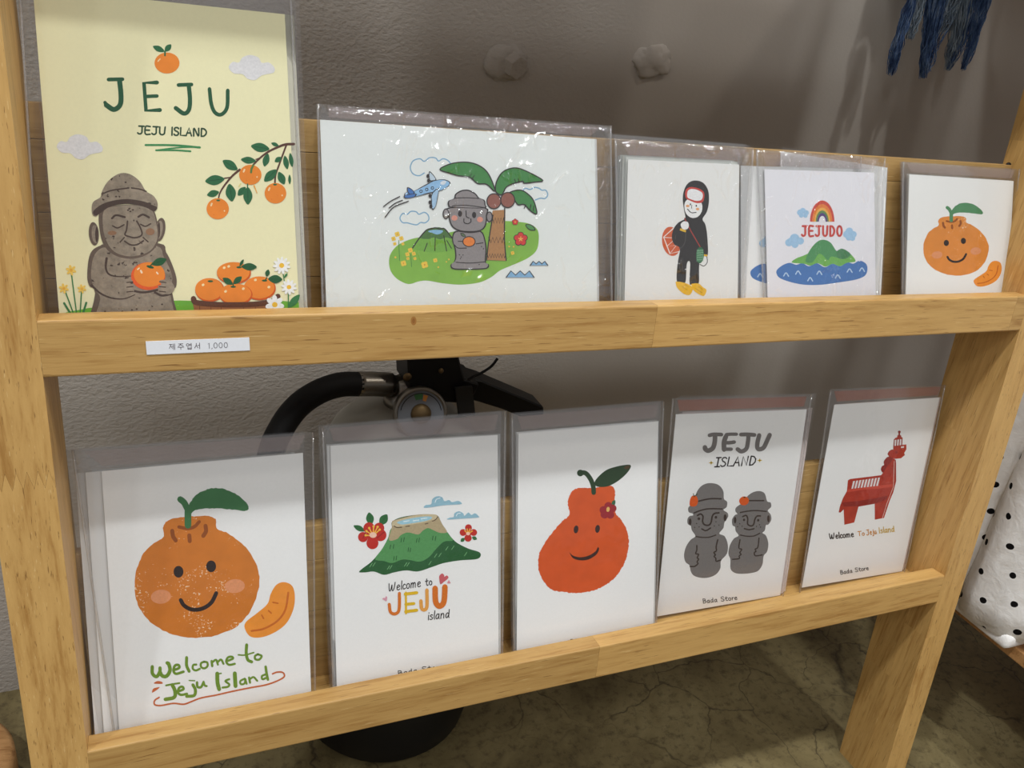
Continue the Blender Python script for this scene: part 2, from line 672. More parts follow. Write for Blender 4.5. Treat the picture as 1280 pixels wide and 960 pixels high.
G = {
    'J': (0.78, [[(.18, 1), (.78, 1)], [(.55, 1), (.56, .4)] + arc(.30, .26, .26, .26, 0, -150, 8)]),
    'E': (0.62, [[(.58, 1), (.05, .97), (.05, .03), (.6, .0)], [(.07, .52), (.5, .52)]]),
    'U': (0.72, [[(.04, 1), (.05, .4)] + arc(.33, .3, .28, .3, 190, 345, 8) + [(.62, .5), (.66, 1)]]),
    'I': (0.26, [[(.1, 1), (.1, 0)]]),
    'H': (0.5, [[(.0, 1), (.5, 1)], [(.25, 1), (.25, 0)], [(.0, 0), (.5, 0)]]),
    'S': (0.62, [[(.54, .86), (.40, .99), (.16, .97), (.06, .78), (.18, .58), (.42, .46), (.55, .26), (.44, .04), (.2, 0), (.03, .13)]]),
    'L': (0.58, [[(.06, 1), (.06, .02), (.56, .02)]]),
    'A': (0.72, [[(.02, 0), (.33, 1), (.64, 0)], [(.13, .36), (.53, .36)]]),
    'N': (0.74, [[(.06, 0), (.06, 1), (.60, 0), (.60, 1)]]),
    'D': (0.72, [[(.06, 0), (.06, 1)], [(.06, 1), (.36, .95), (.6, .68), (.6, .34), (.38, .05), (.06, 0)]]),
    'O': (0.76, [arc(.36, .5, .32, .5, 90, 450, 18)]),
    'T': (0.7, [[(0, .97), (.66, 1)], [(.33, .98), (.3, 0)]]),
    'W': (1.0, [[(.02, .95), (.1, .25), (.2, .02), (.36, .25), (.46, .75), (.5, .2), (.62, .0), (.8, .3), (.9, 1.0)]]),
    'e': (0.52, [[(.05, .30), (.38, .38), (.36, .55), (.2, .6), (.06, .42), (.08, .12), (.26, .0), (.46, .1)]]),
    'l': (0.2, [[(.08, 1.05), (.06, .2), (.12, 0)]]),
    'c': (0.46, [[(.40, .48), (.24, .6), (.07, .42), (.08, .12), (.24, 0), (.42, .1)]]),
    'o': (0.52, [arc(.24, .3, .2, .3, 90, 450, 14)]),
    'm': (0.82, [[(.06, .6), (.06, 0)], [(.06, .38), (.22, .6), (.34, .5), (.35, 0)], [(.35, .4), (.5, .6), (.64, .5), (.68, 0)]]),
    't': (0.5, [[(.24, .95), (.2, .2), (.34, .0), (.44, .08)], [(.02, .62), (.46, .66)]]),
    'j': (0.4, [[(.26, .6), (.26, -.1), (.14, -.3), (.0, -.22)], [(.24, .84), (.30, .86)]]),
    'u': (0.56, [[(.05, .6), (.08, .12), (.26, 0), (.42, .2), (.44, .6)], [(.44, .4), (.5, .0)]]),
    's': (0.44, [[(.36, .52), (.2, .6), (.07, .45), (.3, .26), (.34, .1), (.18, 0), (.02, .08)]]),
    'a': (0.54, [[(.40, .52), (.22, .6), (.05, .34), (.12, .04), (.28, .06), (.42, .4)], [(.42, .6), (.42, .1), (.5, 0)]]),
    'n': (0.54, [[(.06, .6), (.06, 0)], [(.06, .36), (.24, .6), (.4, .48), (.43, 0)]]),
    'd': (0.56, [[(.40, .5), (.22, .6), (.05, .34), (.12, .04), (.28, .06), (.42, .4)], [(.44, 1.0), (.42, .1), (.5, 0)]]),
    'i': (0.2, [[(.08, .6), (.08, 0)], [(.08, .82), (.09, .88)]]),
    'r': (0.4, [[(.06, .6), (.06, 0)], [(.06, .36), (.2, .58), (.34, .54)]]),
    'B': (0.6, [[(.06, 0), (.06, 1)], [(.06, 1), (.4, .92), (.4, .62), (.08, .54)], [(.08, .54), (.5, .45), (.48, .08), (.06, 0)]]),
    ' ': (0.45, []),
    '1': (0.5, [[(.1, .8), (.28, 1), (.28, 0)]]),
    ',': (0.28, [[(.12, .06), (.06, -.14)]]),
    '0': (0.66, [arc(.3, .5, .25, .48, 90, 450, 16)]),
    'JE': (1.12, [[(0, .92), (.46, .92)], [(.24, .92), (.18, .6), (.0, .25)], [(.23, .68), (.46, .26)], [(.44, .58), (.62, .58)], [(.64, 1), (.64, 0)], [(.84, 1), (.84, 0)]]),
    'JU': (1.12, [[(.12, .96), (.82, .96)], [(.47, .96), (.36, .74), (.08, .54)], [(.45, .8), (.86, .54)], [(0, .38), (.94, .38)], [(.47, .38), (.47, 0)]]),
    'YEOP': (1.12, [arc(.24, .74, .2, .2, 90, 450, 12), [(.46, .84), (.8, .84)], [(.46, .62), (.8, .62)], [(.8, 1), (.8, .46)], [(.26, .36), (.26, 0)], [(.8, .36), (.8, 0)], [(.26, .19), (.8, .19)], [(.26, 0), (.8, 0)]]),
    'SEO': (1.0, [[(.28, .95), (.24, .6), (0, .15)], [(.26, .62), (.5, .18)], [(.48, .58), (.78, .58)], [(.78, 1), (.78, 0)]]),
}


MOTIFS = {'camellia_print', 'heart_print', 'cloud_print', 'fruit_print', 'grass_print', 'flower_print', 'statue_print',
          'daffodil_print', 'daisy_print', 'wave_print'}


# ------------------------------------------------------------------ postcards
class Card:
    """A sleeved postcard. Corner pixels say which way its corners lie; its depth comes from the ledge it
    stands on and the panel it leans against."""

    def __init__(self, name, label, tier, w0, lean, quad, sleeve, mat_, drop=True, film_mat=None, wr=0.0003,
                 shift=(0, 0), back=0.0, roll=0.0, group=None, sgrid=(22, 30), ml=0.002, mr=0.002):
        self.v0 = tier * PITCH - LEDGE
        self.w0 = w0 + back
        self.a = math.radians(lean)
        self.ca, self.sa = math.cos(self.a), math.sin(self.a)
        tl, tr, br, bl = [self.st(*p) for p in quad]
        if drop:
            bl = tl + (bl - tl) * (tl[1] / (tl[1] - bl[1]))
            br = tr + (br - tr) * (tr[1] / (tr[1] - br[1]))
        else:
            bl = np.array([bl[0], max(bl[1], 0.0005)])
            br = np.array([br[0], max(br[1], 0.0005)])
        s_tl, s_tr = [self.st(*p) for p in sleeve]
        q = [tl, tr, br, bl]
        sq = [s_tl, s_tr, np.array([br[0] + mr, min(br[1] - 0.0004, 0.0)]), np.array([bl[0] - ml, min(bl[1] - 0.0004, 0.0)])]
        c0 = (q[2] + q[3]) / 2
        R = np.array([[math.cos(roll), -math.sin(roll)], [math.sin(roll), math.cos(roll)]])
        mv = lambda p: R @ (p - c0) + c0 + np.array(shift)
        self.q = [mv(p) for p in q]
        self.sq = [mv(p) for p in sq]
        lowest = min(min(p[1] for p in self.sq), 0)
        self.q = [p - np.array([0, lowest]) for p in self.q]
        self.sq = [p - np.array([0, lowest]) for p in self.sq]
        base = self.P((self.q[2] + self.q[3]) / 2 * np.array([1, 0]), 0)
        self.root = empty(name, base)
        tag(self.root, label, 'postcard', group)
        self.layer = 0
        self.part = None
        # the card itself
        th = 0.0004
        f = [self.P(p, 0) for p in self.q]
        b = [self.P(p, -th) for p in self.q]
        bm = solid_prism(f, b)
        bm_obj('card', bm, mat_, self.root)
        self.film(film_mat or FILM, wr, sgrid)

    def st(self, px, py):
        p = on_lean(px, py, self.v0, self.w0, self.a)
        return np.array([p[0], (p[1] - self.v0) / self.ca])

    def P(self, st, off):
        """plane (s, t) + offset towards the viewer -> world"""
        v = self.v0 + st[1] * self.ca + off * self.sa
        w = self.w0 + st[1] * self.sa - off * self.ca
        return tow((st[0], v, w))

    def film(self, m, wr, sgrid):
        nx, ny = sgrid
        vs, fs = [], []
        tl, tr, br, bl = self.sq
        sd = random.uniform(0, 50)
        for j in range(ny + 1):
            for i in range(nx + 1):
                a, b = i / nx, j / ny
                p = (tl * (1 - a) + tr * a) * (1 - b) + (bl * (1 - a) + br * a) * b
                e = min(1, 6 * min(a, 1 - a)) * min(1, 8 * min(b, 1 - b))
                nn = noise.noise(Vector((p[0] * 38 + sd, p[1] * 30, 0))) + 0.6 * abs(noise.noise(Vector((p[0] * 90 + p[1] * 70, p[1] * 60 - p[0] * 40, sd))))
                if nx > 40:
                    g_ = max(0.0, noise.noise(Vector((p[0] * 26, p[1] * 26, sd + 7))) + 0.15)
                    nn += 0.9 * g_ * (1 - abs(noise.noise(Vector((p[0] * 120 + p[1] * 60, p[1] * 90 - p[0] * 50, sd + 3)))) * 2)
                off = 0.0008 + (0.35 + 0.65 * e) * wr * (1.1 + nn)
                if i in (0, nx) or j in (0, ny):
                    off = 0.0
                vs.append(self.P(p, off))
        idx = lambda i, j: j * (nx + 1) + i
        for j in range(ny):
            for i in range(nx):
                fs.append((idx(i, j), idx(i, j + 1), idx(i + 1, j + 1), idx(i + 1, j)))
        k = len(vs)
        for p in (tl, tr, br, bl):
            vs.append(self.P(p, -0.0007))
        fs.append((k, k + 1, k + 2, k + 3))
        self.sleeve = mesh_obj('sleeve', vs, fs, m, self.root, smooth=True)
        tag(self.sleeve, 'clear plastic sleeve')
        if nx > 4:
            for a, b in ((tl, bl), (tr, br)):
                pts = [np.array(self.P(a + (b - a) * k / 6, 0.0005 + 0.0003 * math.sin(k * 1.7 + sd))) for k in range(7)]
                tube('seam', pts, 0.0006, SEAM, self.sleeve, 8, 3)

    def strip(self, m):
        """the peel-off adhesive strip on the sleeve's flap"""
        (tl, tr), (ctl, ctr) = self.sq[:2], self.q[:2]
        lo = [tl + (ctl - tl) * 0.80, tr + (ctr - tr) * 0.80]
        hi = [tl + (ctl - tl) * 0.12, tr + (ctr - tr) * 0.12]
        mid = lambda a, b, k: a + (b - a) * k
        q = [mid(lo[0], lo[1], .03), mid(lo[0], lo[1], .97), mid(hi[0], hi[1], .97), mid(hi[0], hi[1], .03)]
        mesh_obj('adhesive_strip', [self.P(p, -0.0002) for p in q], [(0, 1, 2, 3)], m, self.sleeve)

    # ---- drawing
    def begin(self, name, fr=None):
        self.flush()
        self.part = (name, [], [], [], [])
        self.shapes = []
        if fr:
            self.fr = fr
        return self

    def frame(self, *fr):
        self.fr = fr
        return self

    def flush(self):
        if self.part and self.part[2]:
            name, vs, fs, mi, ms = self.part
            if name not in MOTIFS:
                mesh_obj(name, vs, fs, ms, self.root, mi)
            else:
                # one part for each separate drawing: shapes whose outlines overlap belong together
                sh = self.shapes + [(len(vs), len(fs))]
                bb = []
                for (a, _), (b, _) in zip(sh[:-1], sh[1:]):
                    q = np.array(vs[a:b])[:, [0, 2]]
                    bb.append((q.min(0), q.max(0)))
                par = list(range(len(bb)))
                def find(i):
                    while par[i] != i:
                        i = par[i]
                    return i
                for i in range(len(bb)):
                    for j in range(i):
                        if (bb[i][0] <= bb[j][1]).all() and (bb[j][0] <= bb[i][1]).all():
                            par[find(i)] = find(j)
                for r in sorted(set(find(i) for i in range(len(bb)))):
                    V, Fa, Mi = [], [], []
                    for i in range(len(bb)):
                        if find(i) != r:
                            continue
                        d = len(V) - sh[i][0]
                        V += vs[sh[i][0]:sh[i + 1][0]]
                        for k in range(sh[i][1], sh[i + 1][1]):
                            Fa.append(tuple(x + d for x in fs[k])); Mi.append(mi[k])
                    mesh_obj(name, V, Fa, ms, self.root, Mi)
        self.part = None
        self.shapes = []

    def _px(self, p):
        x0, y0, s = self.fr
        return (x0 + p[0] / s, y0 + p[1] / s)

    def _poly(self, pts, m):
        name, vs, fs, mi, ms = self.part
        if m not in ms:
            ms.append(m)
        self.layer += 1
        self.shapes.append((len(vs), len(fs)))
        off = 0.00004 + self.layer * 1.5e-6
        k = len(vs)
        st = [self.st(*self._px(p)) for p in pts]
        ar = sum(st[i - 1][0] * st[i][1] - st[i][0] * st[i - 1][1] for i in range(len(st)))
        if ar < 0:
            st = st[::-1]
        vs.extend(self.P(p, off) for p in st)
        fs.append(tuple(range(k, k + len(st))))
        mi.append(ms.index(m))

    def fill(self, pts, m, smooth=True, sub=6, rag=0.0):
        p = catmull(pts, True, sub) if smooth else pts
        if rag:
            p = [np.array(q) + np.array([random.uniform(-rag, rag), random.uniform(-rag, rag)]) for q in p]
        self._poly(p, m)

    def ell(self, cx, cy, rx, ry, m, rot=0.0, n=28, rag=0.0):
        c, s = math.cos(math.radians(rot)), math.sin(math.radians(rot))
        pts = []
        for k in range(n):
            t = 2 * math.pi * k / n
            x, y = rx * math.cos(t), ry * math.sin(t)
            pts.append((cx + x * c - y * s + random.uniform(-rag, rag), cy + x * s + y * c + random.uniform(-rag, rag)))
        self._poly(pts, m)

    def line(self, pts, w, m, smooth=True, sub=5, w2=None, closed=False):
        p = catmull(pts, closed, sub) if (smooth and len(pts) > 2) else [np.array(q, float) for q in pts]
        if closed:
            p = p + [p[0]]
        name, vs, fs, mi, ms = self.part
        if m not in ms:
            ms.append(m)
        self.layer += 1
        self.shapes.append((len(vs), len(fs)))
        off = 0.00004 + self.layer * 1.5e-6
        L, R = [], []
        n = len(p)
        for i in range(n):
            a, b = p[max(i - 1, 0)], p[min(i + 1, n - 1)]
            if closed and i in (0, n - 1):
                a, b = p[-2], p[1]
            d = b - a
            l = np.linalg.norm(d) or 1
            nn = np.array([-d[1], d[0]]) / l
            ww = (w if w2 is None else w + (w2 - w) * i / max(1, n - 1)) / 2
            L.append(p[i] + nn * ww); R.append(p[i] - nn * ww)
        k = len(vs)
        for q in L + R:
            vs.append(self.P(self.st(*self._px(q)), off))
        for i in range(n - 1):
            fs.append((k + i, k + i + 1, k + n + i + 1, k + n + i))
            mi.append(ms.index(m))
        if not closed:
            for (c, ww) in ((p[0], w / 2), (p[-1], (w if w2 is None else w2) / 2)):
                if ww < 0.6:
                    continue
                k = len(vs)
                off2 = off + 0.5e-6
                for t in range(8):
                    q = c + np.array([math.cos(t * math.pi / 4), math.sin(t * math.pi / 4)]) * ww
                    vs.append(self.P(self.st(*self._px(q)), off2))
                fs.append(tuple(range(k, k + 8)))
                mi.append(ms.index(m))

    def text(self, chars, p0, p1, h, w, m, slant=0.0, smooth=True, gx=0.86):
        """letters along the baseline p0-p1 (zoom pixels), cap height h"""
        p0, p1 = np.array(p0, float), np.array(p1, float)
        tot = sum(G[c][0] for c in chars)
        ex = (p1 - p0) / tot
        d = (p1 - p0) / np.linalg.norm(p1 - p0)
        up = np.array([d[1], -d[0]]) * h
        x = 0.0
        for c in chars:
            adv, strokes = G[c]
            for stq in strokes:
                pts = [p0 + ex * (x + q[0] * gx) + up * q[1] + d * h * slant * q[1] for q in stq]
                self.line(pts, w, m, smooth=smooth and len(pts) > 3)
            x += adv

    def leaf(self, base, tip, width, m, vein=None):
        b, t = np.array(base, float), np.array(tip, float)
        d = t - b
        n = np.array([-d[1], d[0]]) / np.linalg.norm(d) * width / 2
        self.fill([b, b + d * .3 + n * .85, b + d * .6 + n, b + d * .88 + n * .5, t, b + d * .88 - n * .5, b + d * .6 - n, b + d * .3 - n * .85], m, sub=4)
        if vein:
            self.line([b + d * .1, b + d * .85], max(1.0, width * .06), vein, smooth=False)

    def cloud(self, circles, m):
        for (x, y, r) in circles:
            self.ell(x, y, r, r * 0.95, m, n=20)


def stack(front, n, offs, label, group, quad, sleeve, tier, w0, lean, mat_, drop=True, name='postcard', pitch=0.0013):
    for i in range(n):
        dx, dy, ro = offs[i % len(offs)]
        Card(name, ('first ', 'second ', 'third ', 'fourth ')[i] + label, tier, w0, lean, quad, sleeve, mat_, drop, wr=0.00005, shift=(dx, dy), back=pitch * (i + 1), roll=ro, group=group, sgrid=(4, 4))


def tinted(name, rgb, a):
    t = NT(name)
    tr = t.n('ShaderNodeBsdfTransparent'); df = t.n('ShaderNodeBsdfDiffuse')
    df.inputs[0].default_value = (*lin(rgb), 1)
    m = t.n('ShaderNodeMixShader'); m.inputs[0].default_value = a
    t.l(tr.outputs[0], m.inputs[1]); t.l(df.outputs[0], m.inputs[2]); t.l(m.outputs[0], t.out.inputs[0])
    return t.m


TAPE_RED = tinted('red_peel_tape', (196, 112, 88), 0.34)
TAPE_MAUVE = tinted('mauve_peel_tape', (190, 170, 166), 0.28)
WHITE = paper()
K = ink((38, 32, 30))
LOWW, LOWL = 0.0185, 9.5
UPW, UPL = 0.0200, 8.5


# ---- smiling mandarin art (used on two cards)
def mandarin(c, X, body, leafm, jag=0.0, X2=None):
    """X maps the reference drawing (zoom 60,520 @3.556) into this card's frame"""
    T = lambda pts: [X(p) for p in pts]
    sc_ = np.linalg.norm(np.array(X((1, 0))) - np.array(X((0, 0))))
    c.begin('fruit_print')
    dk = ink((150, 78, 22))
    c.fill(T([(515, 535), (512, 492), (535, 464), (590, 450), (650, 446), (715, 444), (747, 462), (752, 500), (800, 522), (870, 575), (920, 645), (940, 715), (928, 800), (890, 880), (830, 940), (740, 976), (640, 985), (540, 965), (455, 915), (400, 840), (386, 760), (392, 690), (425, 610), (470, 565)]), body, sub=6, rag=jag)
    c.line(T([(582, 493), (620, 500), (650, 492), (672, 470)]), 15 * sc_, dk)
    c.line(T([(552, 510), (556, 535), (568, 553)]), 18 * sc_, dk)
    c.line(T([(628, 530), (630, 556)]), 18 * sc_, dk)
    c.line(T([(700, 488), (702, 512), (690, 533)]), 18 * sc_, dk)
    c.line(T([(622, 486), (622, 420)]), 30 * sc_, leafm)
    c.line(T([(618, 410), (605, 385), (588, 370)]), 28 * sc_, leafm)
    c.fill(T([(612, 425), (625, 395), (655, 355), (700, 328), (755, 320), (815, 335), (860, 365), (890, 400), (880, 420), (820, 416), (750, 410), (690, 412), (645, 424), (630, 440)]), leafm, rag=jag)
    c.begin('face_print')
    bk = ink((42, 28, 24))
    pk = ink((228, 152, 104))
    for (x, y) in ((580, 692), (725, 668)):
        ex, ey = X((x, y)); c.ell(ex, ey, 22 * sc_, 26 * sc_, bk)
    for (x, y) in ((502, 803), (830, 756)):
        ex, ey = X((x, y)); c.ell(ex, ey, 45 * sc_, 31 * sc_, pk, rot=-5)
    c.line(T([(590, 818), (605, 842), (640, 860), (685, 856), (725, 830), (748, 787)]), 18 * sc_, bk)
    c.begin('segment_print')
    X2 = X2 or X
    T = lambda pts: [X2(p) for p in pts]
    sc_ = np.linalg.norm(np.array(X2((1, 0))) - np.array(X2((0, 0))))
    og = crayon((240, 150, 52), amount=0.80)
    c.fill(T([(875, 945), (880, 915), (930, 875), (975, 835), (990, 790), (1015, 750), (1050, 738), (1085, 755), (1097, 800), (1090, 860), (1060, 920), (1010, 960), (950, 983), (900, 980)]), og)
    ol = ink((206, 108, 34))
    c.line(T([(905, 955), (960, 945), (1020, 910), (1055, 860), (1068, 785)]), 9 * sc_, ol)
    for a, b in (((950, 885), (958, 900)), ((980, 865), (992, 876)), ((1000, 828), (1022, 832))):
        c.line(T([a, b]), 7 * sc_, ol)


# ===================================================== lower row
# 1: smiling mandarin
q1 = ((127, 590), (378.6, 567), (389, 866.6), (149, 913))
s1 = ((91, 563), (391, 541))
stack(None, 3, [(-0.0074, 0.0004, 0.0), (-0.0118, -0.0006, 0.0), (-0.0045, 0.0012, 0.0)], 'plain white postcard peeking out behind the large smiling mandarin postcard',
      'postcards stacked behind the large mandarin card', q1, s1, 0, LOWW, LOWL, WHITE)
c1 = Card('postcard', 'postcard of an orange mandarin face with segment and green Welcome to Jeju Island lettering', 0, LOWW, LOWL, q1, s1, WHITE)
c1.frame(60, 520, 3.5556)
mandarin(c1, lambda p: p, crayon((212, 124, 40), amount=0.70), crayon((62, 120, 72), (150, 190, 140), 0.76), 2.0)
c1.begin('lettering_print', (170, 795, 6.4))
gr = ink((112, 146, 44))
for pts, w in (
    ([(130, 245), (132, 300), (165, 325), (190, 285), (192, 255)], 22), ([(190, 285), (210, 318), (245, 320), (272, 275), (262, 225), (250, 215)], 24),
    ([(302, 272), (345, 255), (340, 232), (312, 236), (300, 275), (320, 302), (380, 285)], 17), ([(405, 172), (405, 235), (425, 282)], 20),
    ([(482, 228), (458, 232), (455, 262), (480, 275), (510, 262)], 14), ([(545, 205), (520, 218), (522, 248), (548, 258), (572, 240), (570, 212), (545, 205)], 14),
    ([(605, 200), (610, 240)], 16), ([(608, 212), (640, 190), (655, 228)], 14), ([(652, 210), (680, 188), (700, 222)], 14),
    ([(730, 200), (775, 180), (765, 165), (735, 172), (722, 205), (745, 230), (790, 222)], 15),
    ([(885, 70), (882, 140), (895, 190), (925, 206)], 20), ([(818, 150), (870, 152), (942, 132)], 10), ([(975, 145), (952, 160), (955, 185), (985, 188), (1005, 160), (975, 145)], 14),
    ([(240, 395), (290, 385), (348, 376)], 12), ([(290, 390), (312, 440), (305, 490), (235, 506)], 24),
    ([(345, 440), (380, 425), (370, 405), (345, 415), (335, 450), (360, 470), (408, 462)], 16), ([(455, 390), (475, 430), (465, 475), (405, 482)], 20), ([(425, 355), (470, 357)], 8),
    ([(488, 370), (492, 405), (520, 408), (540, 370)], 16), ([(540, 365), (550, 395), (565, 400)], 14),
    ([(650, 300), (652, 370), (665, 425)], 26), ([(640, 305), (682, 298)], 9), ([(745, 345), (715, 360), (745, 385), (735, 405), (692, 412)], 14), ([(790, 298), (796, 400)], 26),
    ([(870, 340), (835, 360), (840, 385), (868, 378), (875, 345)], 13), ([(875, 345), (885, 382)], 13), ([(905, 332), (912, 372)], 15), ([(910, 345), (940, 328), (970, 358)], 13),
    ([(1040, 305), (1008, 320), (1012, 345), (1040, 335)], 14), ([(1037, 245), (1045, 300), (1055, 348)], 17)):
    c1.line(pts, w * 1.22, gr)
orl = ink((200, 104, 58))
c1.begin('flourish_print')
c1.line([(185, 490), (150, 515), (150, 548), (200, 555), (300, 538), (380, 545), (440, 525), (520, 495), (640, 472), (780, 440), (920, 412), (1040, 390), (1130, 358), (1185, 325), (1175, 292), (1130, 288), (1092, 302)], 13, orl)
c1.fill([(142, 378), (170, 360), (205, 365), (212, 380), (178, 382)], orl)
c1.fill([(128, 450), (140, 420), (188, 408), (170, 428), (140, 448)], orl)
c1.flush()

# 2: volcano
q2 = ((413, 558), (622, 544.5), (623.4, 820), (421, 860))
s2 = ((403, 534), (631, 515))
stack(None, 3, [(-0.0016, 0.0004, 0.002), (0.0014, 0.0010, -0.002), (-0.0024, 0.0013, 0.0)], 'white postcard stacked behind the crater mountain postcard', 'postcards stacked behind the mountain card',
      q2, s2, 0, LOWW, LOWL, WHITE)
c2 = Card('postcard', 'postcard of a green crater mountain with red camellias and Welcome to JEJU island', 0, LOWW, LOWL, q2, s2, WHITE)
c2.begin('mountain_print', (400, 500, 4.0))
c2.fill([(195, 860), (215, 840), (260, 805), (310, 745), (340, 690), (358, 640), (360, 610), (400, 588), (480, 574), (560, 572), (590, 580), (610, 620), (640, 665), (680, 710), (740, 742), (795, 760), (803, 780), (780, 796), (700, 802), (620, 815), (560, 835), (490, 857), (430, 852), (370, 862), (320, 874), (270, 858), (225, 862)], ink((36, 94, 48)))
c2.fill([(275, 795), (310, 745), (340, 690), (358, 640), (420, 610), (560, 610), (610, 625), (640, 668), (665, 702), (620, 708), (580, 745), (545, 785), (500, 808), (450, 800), (410, 798), (360, 815), (320, 805)], ink((86, 152, 88)))
c2.fill([(345, 700), (358, 640), (360, 610), (375, 600), (480, 574), (570, 572), (592, 585), (612, 622), (635, 660), (600, 664), (565, 650), (540, 640), (515, 652), (490, 672), (440, 662), (405, 675), (385, 695)], ink((182, 164, 128)))
c2.fill([(362, 628), (370, 606), (420, 590), (500, 575), (560, 572), (585, 580), (575, 595), (520, 612), (450, 624), (390, 634)], ink((205, 190, 155)))
c2.fill([(385, 612), (425, 598), (490, 586), (545, 582), (560, 590), (530, 604), (460, 616), (410, 622)], ink((160, 206, 222)))
c2.line([(370, 630), (385, 637), (408, 636)], 5, ink((90, 70, 50)))
c2.line([(562, 606), (578, 598), (588, 584)], 4, ink((90, 70, 50)))
for a, b in (((428, 632), (448, 630)), ((525, 620), (540, 616))):
    c2.line([a, b], 4, ink((90, 70, 50)))
for x, y in ((432, 608), (480, 604), (520, 594)):
    c2.line([(x - 14, y), (x + 14, y - 4)], 5, ink((225, 240, 245)), smooth=False)
for x, y in ((405, 700), (418, 698), (482, 702), (494, 700), (562, 690), (576, 692), (350, 734), (366, 732), (440, 748), (450, 750), (368, 792), (380, 790)):
    c2.line([(x, y + 10), (x + 3, y - 10)], 4, ink((40, 96, 50)), smooth=False)
for x, y in ((255, 825), (270, 822), (342, 838), (354, 836), (428, 822), (440, 822), (550, 815), (578, 778), (600, 774), (634, 742), (664, 738), (728, 770)):
    c2.line([(x - 6, y + 9), (x + 6, y - 9)], 3, ink((120, 180, 120)), smooth=False)
c2.begin('camellia_print')
red, yel = ink((196, 40, 28)), ink((244, 190, 70))
for (b, t, w) in (((255, 625), (245, 562), 38), ((300, 625), (335, 572), 40), ((225, 655), (168, 628), 26)):
    c2.leaf(b, t, w, ink((40, 104, 52)), ink((30, 80, 40)))
for (x, y, r) in ((245, 640, 28), (215, 685, 25), (262, 715, 30), (302, 675, 30), (295, 640, 26), (262, 675, 30)):
    c2.ell(x, y, r, r * 1.02, red)
c2.line([(230, 655), (215, 690)], 4, ink((140, 20, 20))); c2.line([(285, 690), (320, 660)], 4, ink((140, 20, 20)))
for (x, y) in ((232, 655), (246, 640), (268, 632), (288, 634), (298, 648), (228, 676)):
    c2.line([(265, 678), (x, y)], 6, yel, smooth=False); c2.ell(x, y, 6, 6, yel)
c2.ell(265, 675, 18, 14, ink((248, 205, 180)))
for (b, t, w) in (((722, 690), (704, 708), 18), ((760, 685), (784, 696), 18)):
    c2.leaf(b, t, w, ink((50, 110, 60)))
for (x, y, r) in ((742, 638, 17), (715, 662, 17), (768, 662, 17), (740, 690, 18), (742, 664, 17)):
    c2.ell(x, y, r, r, red)
for (x, y) in ((722, 652), (735, 644), (750, 644), (762, 654)):
    c2.line([(740, 668), (x, y)], 5, yel, smooth=False)
c2.ell(740, 668, 10, 8, ink((248, 205, 180)))
c2.begin('cloud_print')
blu = ink((150, 192, 208))
for pts in ([(520, 538), (528, 525), (555, 520), (562, 495), (585, 481), (610, 486), (622, 505), (645, 500), (660, 510), (690, 504), (707, 514), (700, 521), (620, 526), (560, 535)],
            [(638, 597), (648, 588), (668, 584), (672, 566), (694, 556), (715, 566), (722, 578), (742, 562), (756, 574), (775, 566), (792, 580), (790, 587), (720, 592)]):
    c2.fill(pts, blu)
c2.line([(575, 512), (582, 496), (600, 490)], 4, ink((225, 238, 244))); c2.line([(680, 580), (688, 568), (702, 565)], 4, ink((225, 238, 244)))
c2.begin('lettering_print', (460, 700, 9.143))
c2.text('Welcome', (232, 358), (610, 300), 92, 10, K, slant=0.22)
c2.text('to', (655, 292), (742, 280), 78, 10, K, slant=0.1)
c2.text('island', (682, 684), (940, 654), 92, 10, K, slant=0.2)
o1, o2, o3, o4 = ink((218, 118, 38)), ink((226, 184, 30)), ink((232, 164, 78)), ink((218, 116, 32))
c2.line([(358, 380), (358, 520), (345, 590), (300, 615), (255, 590), (242, 505)], 36, o1)
c2.line([(432, 370), (434, 608)], 24, o2, smooth=False); c2.line([(425, 388), (556, 372)], 36, o2, smooth=False); c2.line([(432, 505), (524, 496)], 34, o2, smooth=False); c2.line([(430, 588), (556, 572)], 36, o2, smooth=False)
c2.line([(672, 342), (674, 500), (665, 552), (640, 568), (612, 550), (604, 466)], 40, o3)
c2.line([(766, 322), (770, 460), (790, 510), (820, 525), (855, 500), (872, 440), (878, 306)], 64, o4)
c2.begin('heart_print')
for (pts, m) in (([(828, 275), (815, 225), (815, 180), (845, 152), (868, 170), (872, 190), (900, 175), (918, 195), (905, 218), (870, 245)], ink((206, 96, 104))),
                 ([(208, 470), (172, 450), (164, 438), (180, 430), (192, 434), (205, 412), (217, 422), (217, 445)], ink((222, 160, 176))),
                 ([(905, 262), (915, 238), (925, 228), (933, 244), (944, 262), (925, 266)], ink((226, 150, 160)))):
    c2.fill(pts, m, sub=4)
c2.begin('maker_print', (400, 660, 2.909))
c2.text('Bada Store', (285, 536), (455, 508), 17, 2.3, K)
c2.flush()

